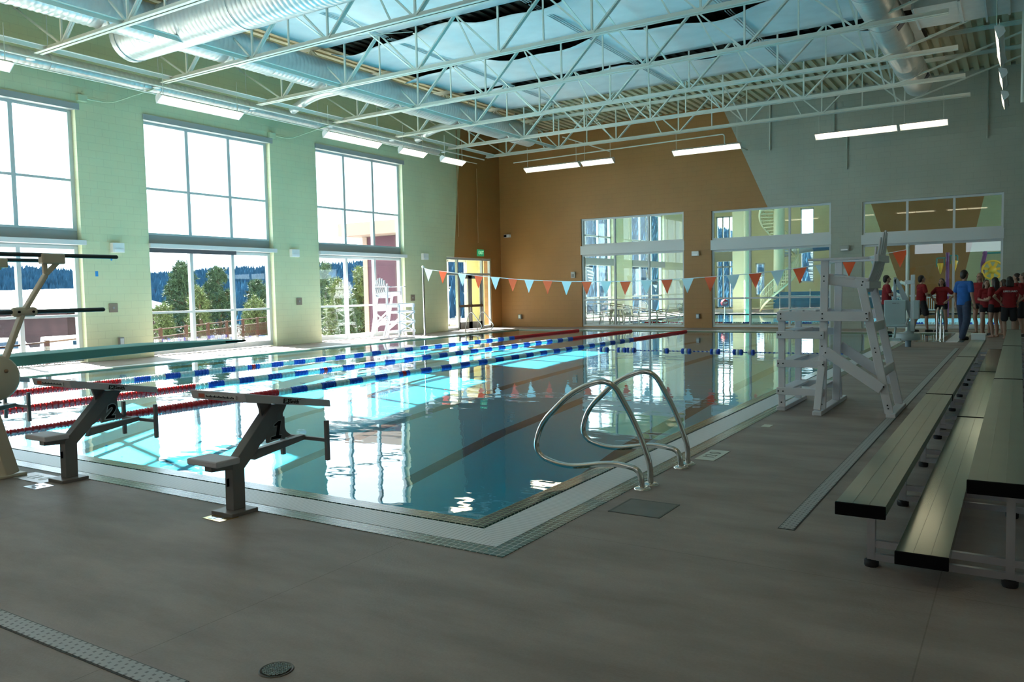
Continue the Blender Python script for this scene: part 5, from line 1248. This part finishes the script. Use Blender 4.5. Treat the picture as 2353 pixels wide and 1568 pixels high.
text('lettering', 'STOP', .14, WHITE, e, frame4((0, -.002, .85), (1, 0, 0), (0, 0, 1)), .001)
m = MB(); m.tube([(0, .05, 0), (0, .05, .7)], .02, 6); m.build('post', STEEL_W, e)

# ================================================================ outside
GR = mat('patio_concrete', (.30, .29, .27), .8, noise=.1, nscale=1)
m = MB(); m.bx(-38, OUT_L, -25, 26.7, -.6, -.45); m.bx(-38, -24.9, 26.7, 60, -.6, -.45); struct(m.build('patio', GR))
EARTH = mat('forest_floor', (.012, .030, .036), .95, noise=.3, nscale=.05)  # ground coloured to match the haze-blue forest above it
def ground_z(d):
    pr = [(20, -.62), (38, -.7), (60, -2.2), (110, -5), (200, -9), (380, -7), (560, 12), (760, 25), (1000, 30)]
    for (a, za), (b, zb) in zip(pr[:-1], pr[1:]):
        if d <= b: return za+(zb-za)*max(0, d-a)/(b-a)
    return pr[-1][1]
def ridge(az):   # azimuth measured from straight left; shapes the skyline
    dg_ = math.degrees(az); t = max(0, min(1, (dg_-52)/8)); u = max(0, min(1, (dg_-68)/8)); t = t*t*(3-2*t); u = u*u*(3-2*u)
    return (1+1.5*t-.8*u)+.16*math.sin(az*7+.6)+.08*math.sin(az*17+1.0)+.05*math.sin(az*31)
m = MB(); NA, ND = 90, 34; a0, a1 = math.radians(-8), math.radians(82); vs = []
ds = [22+(1000-22)*(i/ND)**1.7 for i in range(ND+1)]
for i in range(NA+1):
    az = a0+(a1-a0)*i/NA
    for d in ds:
        z = ground_z(d); z = z*ridge(az) if z > 0 else z
        vs.append((-d*math.cos(az)-(0 if d > 60 else 0), d*math.sin(az), z))
m.add(vs, [(i*(ND+1)+j, i*(ND+1)+j+1, (i+1)*(ND+1)+j+1, (i+1)*(ND+1)+j) for i in range(NA) for j in range(ND) if not (ds[j+1] < 30)], None, True)
for i in range(len(m.v)):
    if m.v[i].x > -22: m.v[i].z -= 1.0
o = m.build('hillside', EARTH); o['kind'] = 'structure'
# forest: thousands of small spruces on the hill
FOR = mat('haze_blue_forest', (.020, .055, .092), 1, noise=.35, nscale=.05, spec=0)  # blue distance haze mixed into the tree colour
m = MB(); rnd = random.Random(3)
for q in range(15000):
    az = math.radians(rnd.uniform(22, 78)); d = 280+510*(rnd.random()**.62)
    z = ground_z(d); z = z*ridge(az) if z > 0 else z
    x, y = -d*math.cos(az), d*math.sin(az); h = rnd.uniform(4.5, 8.5); r = h*rnd.uniform(.20, .30); t = rnd.random()*2
    vs = [(x, y, z+h)]+[(x+r*math.cos(t+2*PI*k/5), y+r*math.sin(t+2*PI*k/5), z+h*.06) for k in range(5)]
    m.add(vs, [(0, 1+k, 1+(k+1) % 5) for k in range(5)])
tag(m.build('spruce_forest', FOR), 'dense spruce forest covering the hill outside, distance haze in its blue colour', 'forest', kind='stuff')
# distant mountain
MTN = mat('distant_mountain', (.075, .13, .20), 1); m = MB(); n = 70; vs = []  # pale blue of distance haze put into the base colour
pk = [(200, 605), (250, 602), (330, 601), (390, 600), (440, 592), (480, 585), (540, 582), (575, 585), (612, 595), (700, 604), (900, 612)]
def peak(px):
    for (a, ya), (b, yb) in zip(pk[:-1], pk[1:]):
        if a <= px <= b: return ya+(yb-ya)*(px-a)/(b-a)
for i in range(n+1):
    px = 200+700*i/n; D = 5200; t = along(px, peak(px)+1.2*math.sin(i*1.7), D); f = along(px, 676, D*.55); b = along(px, 676, D*1.3)
    vs += [(f.x, f.y, -30), (f.x*.4+t.x*.6, f.y*.4+t.y*.6, t.z*.55), tuple(t), (b.x, b.y, -30)]
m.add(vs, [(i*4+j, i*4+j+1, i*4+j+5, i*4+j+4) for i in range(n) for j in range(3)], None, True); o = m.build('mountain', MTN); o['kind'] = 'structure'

# pines near the building
PINE = mat('pine_needles', (.035, .065, .032), .85, noise=.45, nscale=3); PINE2 = mat('olive_pine_needles', (.075, .10, .035), .85, noise=.4, nscale=3); BARK = mat('pine_bark', (.10, .06, .04), .9)
def pine(px, py_top, dist, width_px, label, mt=PINE, base=-2.2, n=150, seed=1, round_=.5):
    rn = random.Random(seed); top = along(px, py_top, dist); H = top.z-base; R = width_px*dist/F_PX/2
    e = tag(empty('pine_tree', (top.x, top.y, base)), label, 'tree', 'pines outside the tall windows')
    m = MB(); m.tube([(0, 0, 0), (.1, .05, H*.5), (0, 0, H*.93)], [.16, .10, .03], 8)
    br = []
    for k in range(n):
        h = rn.uniform(.10, 1)**.9; a = rn.random()*2*PI; r = R*((1-h)**round_)*rn.uniform(.55, 1.05)+.05
        br.append((r*math.cos(a), r*math.sin(a), H*h*.98+rn.uniform(-.1, .1)))
    for x, y, z in br[::3]: m.tube([(0, 0, z*.92), (x*.9, y*.9, z)], [.03, .012], 5)
    m.build('trunk', BARK, e)
    f = MB()
    for x, y, z in br:
        for q in range(6):
            c = Vector((x, y, z))*rn.uniform(.86, 1.04); c.z = z+rn.uniform(-.22, .22); c.x += rn.uniform(-.25, .25); c.y += rn.uniform(-.25, .25)
            for w in range(13):
                d = Vector((rn.gauss(0, 1), rn.gauss(0, 1), rn.gauss(.35, .9))).normalized(); L = rn.uniform(.14, .30); s = d.orthogonal().normalized()*.022
                f.add([c-s, c+s, c+d*L], [(0, 1, 2)])
    f.build('foliage', mt, e); return e
pine(418, 608, 46, 125, 'tall bushy pine filling the left pane of the second tall window', PINE, n=260, seed=1)
pine(498, 616, 50, 92, 'dense pine in the middle pane of the second tall window', PINE, n=220, seed=2)
pine(455, 660, 43, 60, 'smaller pine between the two tall ones in the second window', PINE2, n=90, seed=8)
pine(590, 642, 52, 75, 'pine at the right pane of the second tall window', PINE, n=150, seed=3)
pine(585, 690, 44, 80, 'low yellow-green pine below the right pane of the second window', PINE2, n=120, seed=4)
pine(372, 700, 42, 50, 'low olive pine at the left edge of the second window', PINE2, n=80, seed=9)
pine(118, 672, 78, 62, 'rounded pine beyond the dark barn in the first tall window', PINE, n=110, seed=5)
pine(150, 690, 80, 50, 'lower pine right of the rounded one in the first window', PINE2, n=80, seed=6)
pine(745, 608, 44, 60, 'pine behind the left pane of the third tall window', PINE, n=140, seed=7)
pine(775, 650, 40, 70, 'bushy pine low in the left pane of the third window', PINE2, n=140, seed=11)
pine(832, 618, 42, 55, 'pine behind the sunlit lifeguard chair', PINE2, n=130, seed=12)
pine(800, 690, 38, 60, 'low dark pine between the panes of the third window', PINE, n=90, seed=13)
# patio railing
RB = mat('brown_rail', (.05, .025, .02), .8, spec=.1); a = spot(350, 759, 'z', .55); b = spot(612, 729, 'z', .55); d = (b-a); d.normalize(); Lr = 64
e = tag(empty('patio_railing', (a.x, a.y, -.45)), 'long brown barred railing at the edge of the patio outside', 'railing'); s0 = -30
def Rp(t, z): return (d.x*t, d.y*t, z)
m = MB()
for z in (1.0, .72, .12): m.bar(Rp(s0, z), Rp(s0+Lr, z), .05, .04)
m.build('rail', RB, e)
for k in range(0, 26):
    m = MB(); t = s0+k*Lr/25; m.bar(Rp(t, 0), Rp(t, 1.05), .10, .10); m.build('post', RB, e)
m = MB(); k = s0
while k < s0+Lr: m.bar(Rp(k, .12), Rp(k, .72), .018, .018); k += .14
m.build('picket_row', RB, e)
# barn with white roof, vans
e = tag(empty('barn', (0, 0, 0)), 'dark red-brown barn with a white roof outside the first tall window', 'building')
p0 = along(-220, 690, 62); p1 = along(152, 690, 56); u = (p1-p0); u.z = 0; Lb = u.length; u.normalize(); v = Vector((-u.y, u.x, 0)); 
if v.x > 0: v = -v
zb, ze, zr = -2.6, 1.05, 2.6
m = MB(); m.add([(*(p0+q).xy, z) for q, z in ((u*0, zb), (u*Lb, zb), (u*Lb, ze), (u*0, ze), (v*9, zb), (u*Lb+v*9, zb), (u*Lb+v*9, ze), (v*9, ze))], [(0, 1, 2, 3), (5, 4, 7, 6), (1, 5, 6, 2), (4, 0, 3, 7)]); m.build('wall', mat('barn_boards', (.05, .022, .022), .9, noise=.25, nscale=1.5), e)
m = MB(); w0 = -.5
m.add([(*(p0+q).xy, z) for q, z in ((u*-.6+v*w0, ze), (u*(Lb+.6)+v*w0, ze), (u*(Lb-1.5)+v*4.5, zr), (u*1+v*4.5, zr), (u*(Lb+.6)+v*9.5, ze), (u*-.6+v*9.5, ze))], [(0, 1, 2, 3), (3, 2, 4, 5), (1, 4, 2), (0, 3, 5)]); ro = m.build('roof', mat('white_roof', (.7, .72, .74), .6), e); s = ro.modifiers.new('t', 'SOLIDIFY'); s.thickness = .15
def van(px, py, dist, rz, lb):
    g = along(px, py, dist); e = tag(empty('van', (g.x, g.y, g.z), rz), lb, 'van', 'vans parked outside')
    W_ = mat('white_car_paint', (.7, .72, .75), .3); m = MB()
    m.prism([(-2.4, .35), (2.4, .35), (2.45, .9), (1.9, 1.15), (1.3, 1.85), (-2.3, 1.9), (-2.45, 1.0)], (0, -.9, 0), (1, 0, 0), (0, 0, 1), (0, 1.8, 0)); m.build('body', W_, e, bevel=.06)
    for x0, x1 in ((-2.1, -1.2), (-1.05, -.1), (.05, 1.05)):
        m = MB(); m.bx(x0, x1, -.92, .92, 1.15, 1.65); m.build('side_window', mat('car_glass', (.02, .05, .10), .1), e)
    for x in (-1.5, 1.5):
        for s in (-1, 1):
            m = MB(); m.lathe([(0, -.1), (.34, -.1), (.34, .1), (0, .1)], (x, s*.85, .34), 20, 'y'); m.build('wheel', RUBBER, e)
van(-5, 845, 52, 2.0, 'white van outside the first tall window, left one'); van(195, 845, 46, 2.0, 'white van outside the first tall window, right one')
# maroon wing of the building outside the third tall window
e = tag(empty('building_wing', (-21.3, 26.5, -.45)), 'maroon wing of the building with a tan fascia outside the third window', 'building')
m = MB(); m.bx(-2.85, 0, 0, .12, 0, 4.6); m.build('wall', mat('maroon_siding', (.06, .018, .035), .75, noise=.08, nscale=2), e)
m = MB(); m.bx(-3.1, -2.85, -.04, .2, 0, 4.6); m.build('corner_trim', mat('tan_fascia', (.26, .18, .16), .7), e)
m = MB(); m.bx(-3.6, 0, -1.0, 8.0, 4.62, 5.15); m.build('fascia', mat('tan_fascia', (.42, .30, .26), .7), e)

# ================================================================ light
w = bpy.data.worlds.new('sky'); SC.world = w; w.use_nodes = True; bg = w.node_tree.nodes['Background']
bg.inputs[0].default_value = (.74, .88, 1.0, 1); bg.inputs[1].default_value = 3.4
sd = bpy.data.lights.new('sun', 'SUN'); sd.energy = 62; sd.color = (1, .96, .88); sd.angle = math.radians(.55); so = bpy.data.objects.new('sun', sd); COL.objects.link(so)
dirv = Vector((1.5, -.375, -1)).normalized(); so.rotation_euler = dirv.to_track_quat('-Z', 'Y').to_euler()
def portal(name, c, sx, sy, rot):
    d = bpy.data.lights.new(name, 'AREA'); d.shape = 'RECTANGLE'; d.size = sx; d.size_y = sy; d.cycles.is_portal = True
    o = bpy.data.objects.new(name, d); COL.objects.link(o); o.location = c; o.rotation_euler = rot
for a, b, h in LW+L2: portal('window_portal', (OUT_L-.05, (a+b)/2, h/2), h, b-a, (0, -PI/2, 0))
portal('window_portal', (-12.95, Y2+.4, 4.5), 1.4, 5.5, (-PI/2, 0, 0))
portal('window_portal', (-4.0, YN-.4, 4.3), 5.6, .8, (PI/2, 0, 0))
for a, b in ((38, 42), (46, 50)): portal('window_portal', (X2R+.4, (a+b)/2, 5), 4, 4, (0, PI/2, 0))
vs_ = SC.view_settings; SC.display_settings.display_device = 'sRGB'; vs_.view_transform = 'Standard'; vs_.look = 'None'; vs_.gamma = 1; vs_.use_curve_mapping = False; vs_.exposure = .66
cy = SC.cycles; cy.max_bounces = 9; cy.diffuse_bounces = 5; cy.glossy_bounces = 5; cy.transmission_bounces = 4; cy.transparent_max_bounces = 24
cy.sample_clamp_indirect = 6; cy.caustics_reflective = False; cy.caustics_refractive = False; cy.blur_glossy = .5
cy.use_denoising = True; cy.denoiser = 'OPENIMAGEDENOISE'
try: cy.denoising_input_passes = 'RGB_ALBEDO_NORMAL'
except Exception: pass
